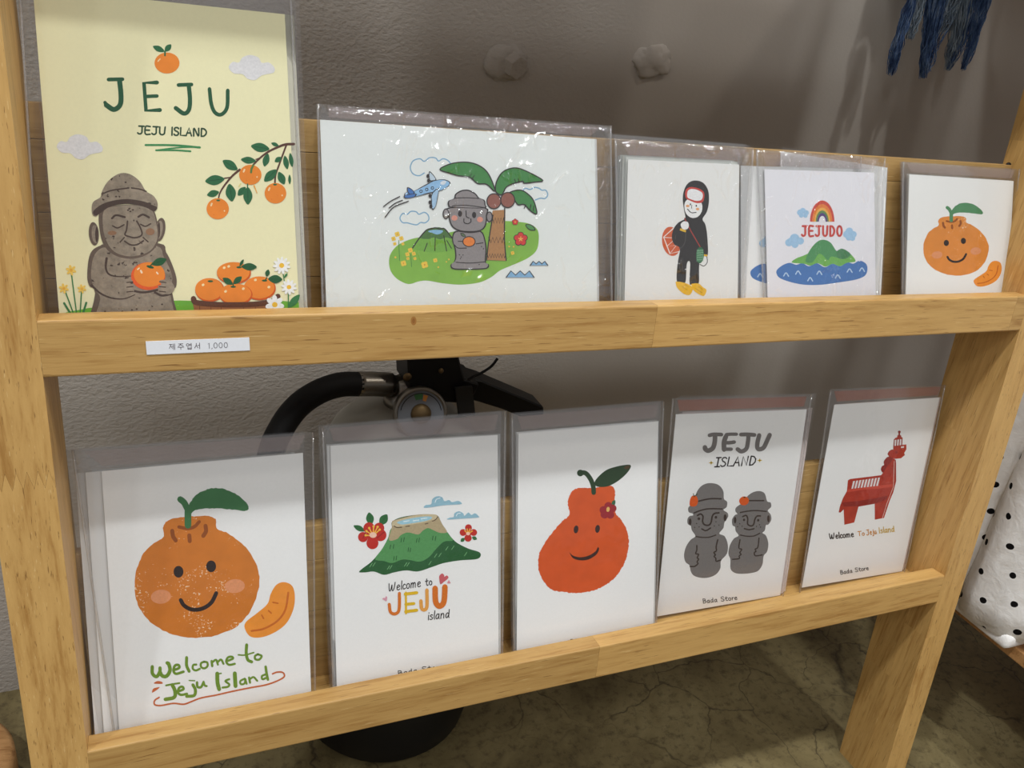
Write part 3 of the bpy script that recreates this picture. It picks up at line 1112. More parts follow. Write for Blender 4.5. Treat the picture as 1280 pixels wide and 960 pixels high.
# 3: red orange pear-shaped fruit
q3 = ((648, 542.7), (823, 527.3), (816.6, 782), (645.8, 816.4))
s3 = ((640, 519), (829, 503))
stack(None, 3, [(-0.0012, 0.0012, 0.0), (0.0012, 0.0006, 0.004), (-0.0020, 0.0015, 0.0)], 'white postcard stacked behind the red orange fruit postcard', 'postcards stacked behind the red orange fruit card',
      q3, s3, 0, LOWW, LOWL, WHITE)
c3 = Card('postcard', 'postcard of a red orange pear-shaped fruit smiling with a camellia on its crown', 0, LOWW, LOWL, q3, s3, WHITE)
c3.begin('fruit_print', (640, 560, 4.8))
ro = crayon((216, 88, 34), (226, 100, 50), 0.78, 0.93)
c3.fill([(345, 400), (335, 340), (345, 285), (375, 248), (420, 240), (490, 240), (560, 228), (600, 230), (618, 258), (615, 310), (622, 390), (655, 430), (690, 500), (700, 570), (685, 660), (640, 750), (580, 810), (500, 850), (410, 870), (320, 865), (240, 850), (190, 800), (160, 730), (160, 650), (185, 590), (240, 510), (300, 440)], ro, sub=14, rag=2.6)
gl_ = ink((40, 66, 38))
c3.line([(405, 150), (440, 150), (470, 185), (487, 230), (490, 268)], 28, gl_)
c3.ell(410, 150, 20, 20, gl_)
c3.fill([(495, 205), (520, 170), (570, 130), (640, 108), (700, 100), (713, 112), (690, 150), (640, 195), (580, 228), (530, 234), (500, 225)], gl_)
c3.ell(690, 116, 18, 10, ink((84, 66, 38)), rot=-20)
c3.begin('camellia_print')
c3.fill([(596, 345), (602, 320), (618, 313), (620, 332), (612, 345)], ink((56, 100, 66)))
mr_ = ink((158, 36, 44))
for (x, y, r) in ((578, 348, 24), (604, 362, 23), (590, 400, 24), (556, 398, 25), (548, 372, 23), (576, 375, 24)):
    c3.ell(x, y, r, r, mr_)
c3.ell(576, 368, 10, 15, ink((232, 188, 104)), rot=10)
c3.begin('face_print')
bk3 = ink((58, 34, 28))
c3.ell(384, 488, 14, 24, bk3, rot=8); c3.ell(513, 485, 14, 24, bk3, rot=8)
c3.fill([(345, 626), (365, 645), (410, 655), (460, 645), (500, 620), (515, 595), (522, 608), (505, 640), (460, 668), (410, 674), (365, 660)], bk3)
c3.begin('maker_print', (400, 660, 2.909))
c3.text('Bada Store', (912, 421), (1070, 396), 16, 2.3, K)
c3.flush()

# 4: two stone grandfathers
W4, L4 = 0.0312, 3.2
q4 = ((845, 518), (1008.5, 511.7), (974, 751.4), (820.8, 770.6))
s4 = ((841, 498), (1014, 493.5))
stack(None, 2, [(0.0026, 0.0002, 0.0), (0.0042, 0.0010, -0.006)], 'white postcard stacked behind the pair of stone statues postcard', 'postcards stacked behind the two statues card',
      q4, s4, 0, W4, L4, paper((240, 226, 222)), drop=False)
c4 = Card('postcard', 'postcard of two grey stone statues in hats under grey JEJU ISLAND lettering', 0, W4, L4, q4, s4, WHITE, drop=False)
sg, sgl = ink((122, 118, 116)), ink((62, 50, 46))
c4.begin('statue_print', (840, 590, 6.857))
c4.fill([(150, 800), (115, 770), (103, 710), (120, 640), (160, 580), (200, 550), (170, 500), (160, 460), (135, 445), (132, 405), (150, 378), (180, 372), (175, 355), (145, 345), (138, 310), (160, 285), (205, 260), (205, 190), (240, 130), (290, 100), (350, 96), (405, 115), (440, 165), (445, 230), (472, 255), (468, 300), (440, 325), (475, 350), (480, 385), (450, 430), (440, 480), (405, 528), (450, 550), (478, 620), (470, 700), (420, 760), (415, 820), (385, 870), (330, 900), (260, 908), (190, 890), (160, 850)], sg, sub=4)
c4.line([(228, 250), (290, 235), (350, 228), (420, 230)], 13, sgl); c4.line([(190, 350), (250, 328), (320, 315), (430, 316)], 12, sgl)
c4.line([(218, 372), (245, 360), (265, 380), (262, 425), (280, 452), (315, 455), (335, 430), (345, 380), (365, 355), (402, 350)], 14, sgl)
c4.line([(255, 488), (290, 502), (330, 480)], 12, sgl); c4.line([(205, 553), (260, 560), (320, 558), (375, 540)], 10, sgl)
c4.ell(230, 400, 12, 12, sgl); c4.ell(376, 388, 11, 12, sgl); c4.ell(155, 428, 12, 30, sgl); c4.ell(455, 392, 13, 30, sgl)
for x, y in ((210, 442), (194, 475), (232, 470), (362, 462), (376, 426), (402, 455)): c4.ell(x, y, 5, 5, sgl, n=10)
c4.line([(212, 630), (212, 670), (202, 700), (228, 705), (215, 735), (228, 745), (215, 770), (222, 785), (195, 808), (155, 810)], 12, sgl, sub=3)
c4.line([(392, 580), (378, 640), (380, 675), (358, 690), (372, 710), (360, 722), (375, 740), (378, 765), (415, 755)], 12, sgl, sub=3)
c4.fill([(500, 750), (483, 700), (495, 630), (530, 570), (570, 545), (545, 505), (540, 470), (518, 455), (515, 405), (540, 368), (560, 360), (543, 335), (548, 305), (590, 275), (620, 270), (640, 215), (690, 175), (750, 163), (795, 185), (815, 250), (845, 262), (848, 300), (820, 330), (845, 365), (850, 410), (825, 450), (805, 455), (795, 500), (775, 522), (805, 545), (825, 610), (815, 680), (785, 720), (775, 790), (740, 845), (680, 865), (600, 872), (540, 865), (502, 830)], sg, sub=4)
c4.line([(662, 245), (785, 245)], 12, sgl, smooth=False); c4.line([(585, 347), (650, 335), (720, 330), (808, 338)], 11, sgl)
c4.line([(605, 382), (635, 372), (648, 400), (648, 445), (675, 462), (698, 450), (710, 405), (728, 378), (758, 376)], 13, sgl)
c4.line([(620, 485), (660, 494), (702, 486)], 12, sgl); c4.line([(585, 540), (640, 550), (700, 548), (752, 525)], 10, sgl)
c4.ell(617, 410, 10, 11, sgl); c4.ell(738, 413, 10, 11, sgl); c4.ell(540, 412, 11, 28, sgl); c4.ell(826, 400, 11, 30, sgl)
for x, y in ((580, 443), (562, 468), (600, 464), (724, 466), (750, 452), (758, 472)): c4.ell(x, y, 5, 5, sgl, n=10)
c4.line([(582, 580), (572, 650), (598, 662), (580, 690), (592, 705), (575, 720), (575, 742), (518, 748)], 11, sgl, sub=3)
c4.line([(745, 565), (735, 645), (712, 660), (720, 680), (705, 690), (715, 718), (772, 710)], 11, sgl, sub=3)
c4.begin('fruit_print')
of = ink((222, 92, 28))
c4.fill([(150, 270), (155, 235), (168, 208), (190, 200), (212, 212), (222, 250), (210, 285), (180, 296), (155, 288)], of); c4.ell(617, 247, 42, 38, of, rot=-15)
dg = ink((40, 60, 30))
c4.line([(190, 212), (182, 185)], 6, dg); c4.line([(195, 205), (216, 188)], 7, dg); c4.ell(620, 216, 10, 5, dg)
c4.begin('lettering_print', (860, 530, 10.667))
for pts, w in (([(285, 150), (340, 138), (445, 140)], 50), ([(360, 160), (355, 240), (330, 320), (270, 355), (232, 335), (225, 310)], 62), ([(235, 325), (215, 330)], 40),
               ([(510, 140), (570, 135), (645, 135)], 44), ([(505, 165), (480, 240), (480, 340)], 62), ([(490, 250), (560, 248), (615, 240)], 48), ([(485, 335), (575, 335)], 46),
               ([(705, 140), (780, 138), (885, 145)], 52), ([(805, 160), (798, 240), (775, 330), (710, 365), (660, 335)], 56), ([(948, 150), (925, 250), (925, 320), (960, 335), (1010, 310), (1050, 230), (1088, 145)], 58)):
    c4.line(pts, w, sg)
c4.text('HSLAND', (355, 570), (915, 545), 120, 17, K, slant=0.25, smooth=False)
for (x, y) in ((308, 516), (955, 484)):
    c4.fill([(x - 36, y), (x - 8, y - 9), (x, y - 30), (x + 8, y - 9), (x + 34, y), (x + 8, y + 9), (x, y + 30), (x - 8, y + 9)], ink((206, 178, 60)), smooth=False)
    c4.ell(x, y, 8, 8, ink((110, 84, 20)))
c4.begin('maker_print', (800, 600, 4.571))
c4.text('Bada Store', (360, 704), (560, 682), 25, 3.6, K)
c4.flush()

# 5: red horse lighthouse
W5, L5 = 0.0312, 3.2
q5 = ((1043, 506), (1174.5, 497), (1127, 716.5), (1002.4, 734.5))
s5 = ((1038, 487), (1181, 481.5))
stack(None, 1, [(0.0014, 0.0002, 0.0)], 'white postcard stacked behind the red horse lighthouse postcard', 'postcards stacked behind the red horse card',
      q5, s5, 0, W5, L5, paper((238, 222, 218)), drop=False)
c5 = Card('postcard', 'postcard of a red horse shaped lighthouse above small Welcome To Jeju Island lettering', 0, W5, L5, q5, s5, WHITE, drop=False)
c5.begin('horse_print', (1020, 520, 5.65))
rd = crayon((184, 54, 34), (214, 120, 100), 0.74, 0.8)
rdk = ink((146, 36, 26))
c5.fill([(160, 680), (168, 640), (190, 580), (218, 530), (225, 455), (240, 445), (460, 418), (480, 390), (500, 330), (520, 298), (555, 300), (565, 330), (566, 460), (545, 540), (520, 600), (480, 720), (415, 732), (414, 620), (300, 640), (270, 752), (200, 768), (195, 660), (172, 682)], rd, smooth=False)
c5.fill([(195, 640), (180, 610), (300, 600), (430, 578), (510, 560), (500, 590), (414, 620), (300, 638)], rdk, smooth=False)
c5.fill([(225, 520), (330, 498), (450, 490), (540, 480), (540, 500), (450, 512), (330, 520), (215, 540)], ink((206, 74, 54)), smooth=False)
c5.fill([(262, 460), (460, 433), (440, 492), (250, 514)], ink((236, 228, 226)), smooth=False)
for k in range(9):
    x = 268 + k * 22
    c5.line([(x + 12, 458 - k * 3), (x - 2, 512 - k * 3)], 8, rd, smooth=False)
c5.line([(562, 310), (560, 460)], 4, rdk, smooth=False); c5.line([(552, 320), (546, 500), (500, 620), (468, 722)], 4, ink((228, 190, 180)), smooth=False)
c5.fill([(458, 380), (465, 355), (480, 345), (478, 320), (500, 292), (515, 285), (505, 268), (520, 245), (545, 240), (545, 300), (500, 360), (475, 400)], rdk)
c5.fill([(510, 275), (520, 245), (545, 238), (545, 212), (638, 200), (638, 235), (622, 262), (628, 275), (600, 298), (560, 302), (525, 290)], rd, smooth=False)
c5.ell(567, 256, 9, 9, rdk); c5.fill([(600, 215), (622, 212), (620, 225), (600, 226)], ink((236, 220, 216)), smooth=False)
c5.fill([(545, 212), (552, 170), (612, 160), (608, 204)], ink((232, 224, 222)), smooth=False)
for x in (550, 568, 586, 604):
    c5.line([(x + 3, 165), (x, 210)], 7, rdk, smooth=False)
c5.fill([(550, 170), (558, 155), (572, 150), (575, 135), (600, 135), (602, 148), (612, 152), (610, 162)], rd, smooth=False)
c5.line([(587, 140), (588, 112)], 12, rdk); c5.ell(588, 112, 10, 9, rdk)
c5.begin('lettering_print', (960, 470, 4.0))
c5.text('Welcome', (308, 815), (432, 803), 28, 5.0, K)
yo, yl = ink((204, 136, 40)), ink((206, 168, 40))
c5.text('To', (450, 799), (486, 796), 22, 4.0, yo)
c5.text('Jeju', (492, 796), (545, 788), 26, 4.0, yo)
c5.text('Island', (555, 786), (636, 777), 28, 4.0, yl)
c5.begin('maker_print', (960, 640, 3.0))
c5.text('Bada Store', (272, 234), (380, 216), 15, 2.3, K)
c5.flush()

# ===================================================== upper row
# 6: large stone statue card
q6 = ((41, -14), (356, 19), (374, 386), (74, 392))
s6 = ((22, -62), (362, -26))
stack(None, 2, [(0.0022, -0.0004, 0.0), (0.0040, 0.0002, 0.0)], 'cream yellow postcard stacked behind the stone statue and orange basket postcard', 'postcards stacked behind the yellow statue card',
      q6, s6, 1, UPW, UPL, paper((240, 236, 214)))
YEL = paper((244, 238, 192))
c6 = Card('postcard', 'pale yellow JEJU postcard of a stone statue holding an orange beside a fruit basket', 1, UPW, UPL, q6, s6, YEL, ml=0.008, mr=0.003)
dgreen, lgreen = ink((34, 92, 60)), ink((44, 106, 66))
c6.begin('lettering_print', (0, 0, 3.2))
T6 = ink((36, 88, 58))
for pts, w, sm in (([(434, 318), (490, 317)], 15, 0), ([(478, 320), (484, 380), (480, 420), (455, 438), (425, 420)], 20, 1), ([(420, 410), (430, 425)], 14, 0),
                   ([(628, 330), (576, 332), (584, 442), (640, 440)], 16, 0), ([(580, 386), (628, 384)], 14, 0),
                   ([(714, 340), (766, 338)], 15, 0), ([(755, 340), (760, 400), (755, 440), (735, 454), (703, 432)], 17, 1),
                   ([(838, 356), (845, 415), (860, 450), (885, 458), (908, 430), (911, 362)], 15, 1)):
    c6.line(pts, w, T6, smooth=bool(sm))
c6.text('JEJU ISLAND', (548, 535), (832, 546), 31, 6.5, ink((46, 76, 52)), smooth=True)
gl6 = ink((62, 140, 84))
c6.line([(582, 580), (700, 581), (800, 590)], 8, gl6); c6.line([(798, 588), (720, 590), (624, 601)], 6, gl6); c6.line([(624, 601), (700, 601), (762, 605)], 7, gl6)
c6.begin('orange_print')
org, orl6 = crayon((238, 138, 46), (240, 150, 60), 0.85), ink((214, 92, 20))
c6.ell(668, 252, 50, 42, org); c6.line([(660, 222), (660, 206)], 7, lgreen)
c6.leaf((658, 206), (612, 185), 22, lgreen); c6.leaf((660, 206), (684, 178), 22, lgreen); c6.line([(632, 245), (640, 236)], 5, ink((250, 215, 160)))
c6.begin('cloud_print')
cl6 = ink((228, 226, 226))
for X, Y in ((1005, 275), (317, 592)):
    c6.fill([(X - 90, Y - 5), (X - 75, Y - 27), (X - 50, Y - 25), (X - 35, Y - 45), (X - 5, Y - 55), (X + 28, Y - 45), (X + 42, Y - 24), (X + 70, Y - 25), (X + 92, Y - 5), (X + 90, Y + 15), (X + 60, Y + 22), (X + 40, Y + 28), (X + 15, Y + 45), (X - 15, Y + 40), (X - 35, Y + 22), (X - 70, Y + 18)], cl6)
c6.begin('branch_print', (240, 160, 7.385))
br6 = ink((92, 60, 50))
c6.line([(940, 148), (860, 152), (780, 182), (700, 222), (630, 275), (560, 345)], 24, br6, w2=16); c6.line([(440, 385), (370, 445), (300, 530), (258, 600), (242, 665)], 22, br6, w2=12)
c6.line([(870, 160), (840, 240), (800, 350), (770, 440), (765, 520)], 16, br6); c6.line([(300, 464), (360, 455)], 12, br6); c6.line([(590, 290), (640, 270)], 10, br6)
vn = ink((24, 74, 46))
for b, t, w in (((715, 195), (545, 165), 82), ((800, 165), (732, 138), 34), ((590, 305), (452, 290), 62), ((700, 235), (668, 355), 60), ((420, 385), (285, 300), 80), ((300, 470), (122, 492), 90), ((250, 590), (140, 620), 62),
                ((345, 515), (370, 678), 92), ((825, 270), (765, 312), 46), ((855, 255), (880, 380), 50), ((780, 385), (668, 492), 80), ((800, 405), (852, 520), 66), ((495, 545), (425, 622), 60), ((515, 545), (516, 706), 82), ((905, 230), (925, 360), 40), ((900, 430), (902, 520), 26)):
    c6.leaf(b, t, w, lgreen, vn)
for x, y, rx, ry in ((538, 432, 103, 93), (770, 602, 100, 95), (237, 745, 103, 97)):
    c6.ell(x, y, rx, ry, org); c6.line([(x - 62, y - 28), (x - 54, y - 48)], 15, ink((252, 220, 170))); c6.ell(x + 62, y + 20, 6, 8, ink((252, 220, 170)))
    c6.ell(x - 35, y + 55, 4, 4, orl6); c6.ell(x + 20, y + 20, 3, 3, orl6)
c6.line([(545, 410), (550, 375), (565, 345)], 20, ink((92, 124, 60))); c6.ell(766, 522, 18, 9, lgreen); c6.ell(242, 668, 18, 9, lgreen); c6.line([(512, 545), (513, 515)], 10, lgreen)
c6.line([(572, 530), (600, 600)], 12, ink((236, 166, 70)), w2=6); c6.line([(450, 512), (432, 540)], 7, ink((232, 216, 130)))
c6.begin('grass_print', (60, 210, 5.05))
gs = crayon((112, 178, 60), (160, 206, 100), 0.72)
c6.fill([(75, 920), (140, 905), (200, 895), (260, 884), (330, 880), (330, 1010), (75, 1010)], gs, smooth=False, rag=3)
c6.fill([(760, 838), (830, 836), (900, 838), (990, 836), (1010, 1000), (760, 1010)], gs, smooth=False)
c6.frame(220, 300, 7.111)
c6.fill([(900, 540), (960, 542), (1020, 548), (1090, 550), (1105, 760), (880, 760)], gs, smooth=False)
c6.begin('daffodil_print', (60, 210, 5.05))
st6, yf = ink((58, 126, 72)), ink((244, 206, 96))
for a, b in (((180, 915), (148, 665)), ((160, 915), (108, 775)), ((203, 915), (212, 780))):
    c6.line([a, b], 8, st6, smooth=False)
c6.line([(140, 915), (102, 852)], 13, st6); c6.line([(222, 915), (242, 850)], 13, st6)
for x, y, r in ((146, 645, 20), (100, 760, 19), (214, 762, 17)):
    for k in range(6):
        a = k * math.pi / 3 + .3
        c6.ell(x + r * math.cos(a), y + r * math.sin(a), r * .72, r * .42, yf, rot=math.degrees(a), n=12)
    c6.ell(x, y, r * .5, r * .5, ink((236, 176, 60)), n=12)
c6.begin('statue_print')
stn, stl, std = stone_ink((150, 136, 118)), ink((76, 60, 52)), ink((104, 88, 76))
c6.fill([(296, 1040), (298, 790), (262, 745), (248, 690), (256, 580), (280, 520), (330, 490), (380, 480), (700, 475), (745, 530), (780, 600), (810, 690), (808, 750), (785, 790), (790, 1040)], std, sub=4)
c6.fill([(312, 1040), (330, 830), (300, 770), (272, 690), (285, 570), (330, 510), (400, 500), (680, 490), (730, 560), (770, 640), (785, 700), (770, 780), (770, 1040)], stn, sub=4)
c6.line([(370, 570), (365, 630), (385, 670), (440, 685), (525, 682)], 16, stl, w2=6)
c6.line([(275, 740), (330, 790), (400, 820), (480, 825), (548, 800)], 14, stl, w2=6)
c6.line([(520, 770), (600, 785), (690, 770)], 14, stl); c6.line([(675, 785), (720, 805), (775, 795)], 14, stl)
for (x, rot) in ((290, -5), (708, 8)):
    c6.ell(x, 400 + (15 if x < 400 else -12), 32, 74, std, rot=rot); c6.ell(x + (8 if x < 400 else -6), 402 + (15 if x < 400 else -12), 22, 58, stn, rot=rot)
c6.ell(312 - 4, 420, 10, 50, stl); c6.ell(700, 390, 8, 50, stl)
c6.fill([(320, 330), (330, 270), (370, 245), (500, 232), (620, 240), (668, 270), (690, 340), (700, 420), (690, 480), (650, 530), (580, 565), (500, 572), (420, 550), (365, 505), (335, 440)], std, sub=4)
c6.fill([(345, 340), (350, 280), (380, 250), (500, 235), (620, 242), (662, 275), (682, 340), (692, 420), (680, 475), (640, 525), (570, 552), (500, 556), (430, 535), (385, 490), (355, 420)], stn, sub=4)
c6.fill([(280, 290), (277, 240), (290, 210), (330, 185), (340, 150), (370, 95), (420, 50), (475, 31), (530, 45), (580, 85), (618, 145), (665, 175), (690, 215), (688, 255), (668, 275), (640, 250), (560, 225), (480, 222), (400, 235), (340, 265), (305, 305)], stn, sub=4)
c6.fill([(300, 302), (285, 275), (330, 235), (400, 208), (500, 196), (600, 210), (655, 232), (690, 250), (668, 274), (620, 250), (540, 230), (470, 228), (390, 245), (330, 285)], stl, sub=4)
c6.line([(340, 165), (400, 142), (510, 126)], 9, stl); c6.line([(528, 126), (580, 134), (620, 148)], 9, stl)
c6.line([(404, 318), (430, 298), (485, 310)], 13, stl); c6.line([(570, 308), (600, 294), (638, 312)], 13, stl)
c6.line([(408, 365), (440, 378), (480, 358)], 9, stl); c6.line([(584, 355), (615, 368), (648, 352)], 9, stl)
c6.line([(502, 335), (496, 390), (486, 420), (510, 432), (545, 440), (580, 432), (594, 412), (580, 370), (560, 335)], 10, stl)
c6.line([(484, 462), (520, 484), (560, 484), (602, 460)], 10, stl); c6.line([(455, 468), (482, 438)], 8, stl); c6.line([(600, 438), (632, 466)], 8, stl)
for x, y in ((505, 266), (520, 274), (536, 264), (546, 518), (490, 90), (400, 820), (560, 890), (470, 905), (530, 895), (640, 900), (720, 860), (360, 905), (430, 180), (350, 200), (470, 600), (730, 690)): c6.ell(x, y, 7, 5, stl, n=10)
c6.ell(405, 410, 28, 14, ink((150, 112, 84))); c6.ell(645, 402, 28, 22, ink((150, 112, 84)))
c6.begin('held_orange_print')
c6.ell(632, 682, 108, 88, ink((228, 92, 36)), n=32); c6.ell(640, 672, 98, 78, org, n=32)
c6.line([(592, 660), (586, 648)], 12, ink((252, 226, 190))); c6.line([(566, 640), (576, 632)], 8, ink((252, 226, 190))); c6.line([(686, 658), (694, 668)], 9, ink((252, 226, 190)))
c6.leaf((655, 610), (748, 575), 48, ink((30, 88, 48)), vn); c6.ell(645, 624, 24, 9, ink((30, 88, 48)), rot=15); c6.line([(645, 620), (660, 600)], 8, ink((30, 88, 48)))
c6.begin('hand_print')
for (X, sgn) in ((520, 1), (720, -1)):
    c6.fill([(X - 60 * sgn, 720), (X - 25 * sgn, 705), (X + 15 * sgn, 710), (X + 5 * sgn, 735), (X + 28 * sgn, 745), (X + 10 * sgn, 762), (X + 25 * sgn, 772), (X + 5 * sgn, 790), (X - 50 * sgn, 795), (X - 80 * sgn, 760)], stn, sub=4)
    for y in (722, 752, 782):
        c6.line([(X - 22 * sgn, y), (X + 16 * sgn, y - 4)], 7, stl, smooth=False)
c6.begin('basket_print', (220, 300, 7.111))
def orange6(x, y, rx, ry):
    c6.ell(x, y + 4, rx, ry, orl6); c6.ell(x - 6, y - 4, rx - 6, ry - 8, org)
orange6(515, 290, 152, 98)
orange6(300, 440, 130, 106); orange6(745, 425, 142, 106); orange6(532, 480, 148, 96)
c6.fill([(145, 545), (170, 540), (500, 570), (860, 540), (900, 545), (850, 800), (200, 800)], ink((150, 98, 62)), smooth=False)
for x in (210, 310, 400, 600, 705, 800):
    c6.line([(x, 580), (x + 5, 760)], 6, ink((110, 66, 40)), smooth=False)
c6.line([(155, 520), (180, 555), (350, 572), (540, 575), (720, 568), (850, 545), (905, 500)], 48, ink((98, 58, 40)))
for b, t, w in (((580, 235), (718, 240), 64), ((565, 235), (600, 172), 26), ((505, 395), (416, 338), 52), ((510, 390), (583, 325), 52), ((818, 345), (944, 350), 72), ((805, 325), (820, 262), 40)):
    c6.leaf(b, t, w, ink((34, 92, 52)), vn)
for x, y in ((560, 242), (508, 415), (786, 360), (305, 366)):
    c6.ell(x, y, 24, 9, ink((34, 92, 52)))
c6.line([(508, 415), (508, 390)], 10, ink((34, 92, 52))); c6.line([(790, 360), (806, 335)], 10, ink((34, 92, 52)))
for x, y in ((468, 234), (428, 246), (240, 398), (440, 456), (598, 432), (705, 354), (825, 418)):
    c6.ell(x, y, 13, 11, ink((252, 226, 170)), rot=-30)
c6.begin('daisy_print')
wp = ink((246, 246, 242))
def daisy(x, y, r, n):
    for k in range(n):
        a = 2 * math.pi * k / n + .2
        c6.ell(x + r * .62 * math.cos(a), y + r * .62 * math.sin(a), r * .42, r * .22 * 8 / n * 1.1, wp, rot=math.degrees(a), n=14)
    c6.ell(x, y, r * .3, r * .29, ink((242, 192, 62)), n=16)
c6.line([(962, 368), (948, 270)], 8, st6); c6.leaf((962, 335), (990, 294), 20, st6); c6.line([(998, 620), (998, 475)], 9, st6)
c6.leaf((1000, 600), (1098, 485), 60, st6)
daisy(938, 226, 76, 11); daisy(1003, 418, 68, 10); daisy(877, 574, 82, 7)
c6.flush()

# 7: landscape picture card
q7 = ((400, 150.6), (743.4, 174.7), (746.6, 378.8), (408, 385))
s7 = ((397, 131), (763, 158))
stack(None, 1, [(0.0012, 0.0004, 0.0)], 'white landscape postcard stacked behind the palm and airplane postcard', 'postcards stacked behind the palm card',
      q7, s7, 1, UPW, UPL, WHITE)
c7 = Card('postcard', 'landscape postcard of a palm, airplane and grey stone statue on a green island', 1, UPW, UPL, q7, s7, paper((240, 244, 240)), film_mat=FILM_WR, wr=0.0011, sgrid=(84, 60), ml=0.002, mr=0.009)
LN = ink((40, 34, 34))
c7.begin('cloud_print', (460, 190, 5.333))
bl7 = ink((134, 180, 210))
c7.line([(375, 140), (340, 158), (300, 145), (282, 105), (300, 60), (345, 45), (375, 62), (410, 38), (450, 40), (470, 60), (500, 45), (530, 55), (550, 75)], 8, bl7)
c7.line([(230, 470), (213, 440), (232, 410), (262, 415), (285, 396), (320, 398), (340, 415), (375, 402), (400, 420), (405, 450), (380, 472), (350, 470), (325, 485), (290, 480), (262, 472)], 8, bl7, closed=True)
c7.line([(1030, 260), (1050, 242), (1080, 250), (1110, 236), (1140, 242), (1160, 255), (1185, 255), (1198, 285), (1180, 310), (1150, 308), (1115, 320)], 8, bl7)
c7.begin('island_print')
gi = crayon((134, 188, 70), (160, 205, 96), 0.78, 0.92)
c7.fill([(140, 740), (150, 680), (200, 620), (290, 580), (400, 560), (520, 540), (620, 520), (720, 500), (800, 470), (900, 460), (1000, 465), (1080, 480), (1130, 520), (1138, 590), (1120, 660), (1060, 710), (960, 755), (880, 790), (820, 835), (740, 870), (620, 884), (500, 875), (400, 858), (340, 862), (270, 880), (200, 850), (155, 800)], gi)
c7.fill([(295, 640), (340, 575), (390, 520), (440, 505), (500, 512), (560, 570), (600, 640), (450, 670)], ink((120, 176, 66)))
c7.fill([(345, 570), (390, 518), (440, 503), (500, 510), (560, 575), (520, 570), (480, 582), (440, 570), (400, 580)], ink((74, 118, 54)))
c7.fill([(400, 530), (430, 520), (495, 522), (490, 540), (460, 550), (430, 540)], ink((140, 190, 225)))
c7.line([(297, 640), (345, 570), (390, 520), (420, 512), (450, 505), (480, 514), (510, 512), (560, 572)], 8, LN)
for a, b in (((395, 608), (374, 662)), ((448, 570), (446, 658)), ((505, 558), (524, 660)), ((525, 590), (556, 642))):
    c7.line([a, b], 6, LN, smooth=False)
c7.begin('flower_print')
yw, gst = ink((246, 206, 72)), ink((80, 140, 60))
for x, y0, y1 in ((210, 725, 590), (290, 765, 680)):
    c7.line([(x, y0), (x - 5, y1)], 5, gst, smooth=False)
for x, y, r in ((195, 548, 18), (170, 578, 16), (222, 576, 16), (178, 612, 12), (232, 612, 11), (282, 655, 17), (262, 682, 15), (305, 678, 14), (265, 710, 11), (312, 710, 11), (236, 742, 20), (377, 752, 24), (448, 722, 15), (538, 716, 6), (468, 768, 6), (963, 673, 13), (182, 702, 7), (940, 630, 6), (970, 632, 6), (522, 732, 5)):
    for k in range(4):
        a = k * math.pi / 2 + .5
        c7.ell(x + r * .5 * math.cos(a), y + r * .5 * math.sin(a), r * .55, r * .55, yw, n=10)
    c7.ell(x, y, r * .25, r * .25, ink((222, 150, 50)), n=8)
rf = ink((218, 56, 50))
for x, y, r in ((1017, 580, 48), (980, 466, 22)):
    for k in range(5):
        a = k * 2 * math.pi / 5 - math.pi / 2
        c7.ell(x + r * .55 * math.cos(a), y + r * .55 * math.sin(a), r * .46, r * .46, LN, n=14)
    for k in range(5):
        a = k * 2 * math.pi / 5 - math.pi / 2
        c7.ell(x + r * .55 * math.cos(a), y + r * .55 * math.sin(a), r * .37, r * .37, rf, n=14)
    c7.ell(x, y, r * .4, r * .4, rf, n=12); 
    for k in range(5):
        a = k * 2 * math.pi / 5 - .3
        c7.line([(x, y), (x + r * .3 * math.cos(a), y + r * .3 * math.sin(a))], r * .12, ink((250, 190, 90)), smooth=False)
c7.leaf((1048, 484), (1116, 520), 36, LN); c7.leaf((1053, 488), (1108, 516), 25, ink((80, 150, 76)))
c7.begin('palm_print')
c7.fill([(830, 390), (915, 385), (912, 560), (920, 725), (788, 720), (800, 600)], ink((182, 132, 82)), smooth=False)
c7.line([(832, 420), (812, 540), (798, 640), (790, 720)], 7, LN); c7.line([(910, 375), (908, 560), (914, 660), (920, 722)], 8, LN)
for y, x0, x1 in ((450, 828, 905), (580, 805, 905), (690, 792, 918)):
    n = 4 if y < 690 else 7
    pts = []
    for k in range(n * 2 + 1):
        pts.append((x0 + (x1 - x0) * k / (2 * n), y - 12 if k % 2 == 0 else y + 26 - (10 if y > 600 else 0)))
    c7.line(pts, 7, LN, smooth=False)
pg, pgl = ink((66, 138, 70)), ink((96, 160, 90))
for pts in ([(478, 116), (540, 82), (620, 68), (700, 75), (770, 110), (815, 170), (845, 262), (790, 215), (730, 210), (680, 170), (620, 160), (600, 158), (540, 140)],
            [(850, 262), (855, 200), (890, 140), (940, 112), (1000, 108), (1080, 140), (1165, 190), (1110, 200), (1040, 208), (1030, 195), (970, 210), (920, 235), (890, 285)],
            [(935, 285), (960, 262), (1020, 255), (1070, 285), (1105, 330), (1124, 412), (1080, 390), (1040, 350), (1000, 352), (975, 320)]):
    c7.fill(pts, pg, sub=4)
    c7.line(pts, 8, LN, closed=True, sub=4)
for a, b in (((665, 172), (690, 146)), ((690, 182), (708, 156)), ((985, 205), (975, 182)), ((1005, 203), (1000, 180)), ((1078, 385), (1085, 350)), ((1100, 392), (1104, 360)), ((1050, 352), (1040, 375))):
    c7.line([a, b], 6, LN, smooth=False)
for x, y in ((838, 328), (930, 320)):
    c7.ell(x, y, 50, 54, LN); c7.ell(x, y, 43, 47, ink((150, 92, 78)))
c7.begin('statue_print')
sg7 = ink((146, 140, 140))
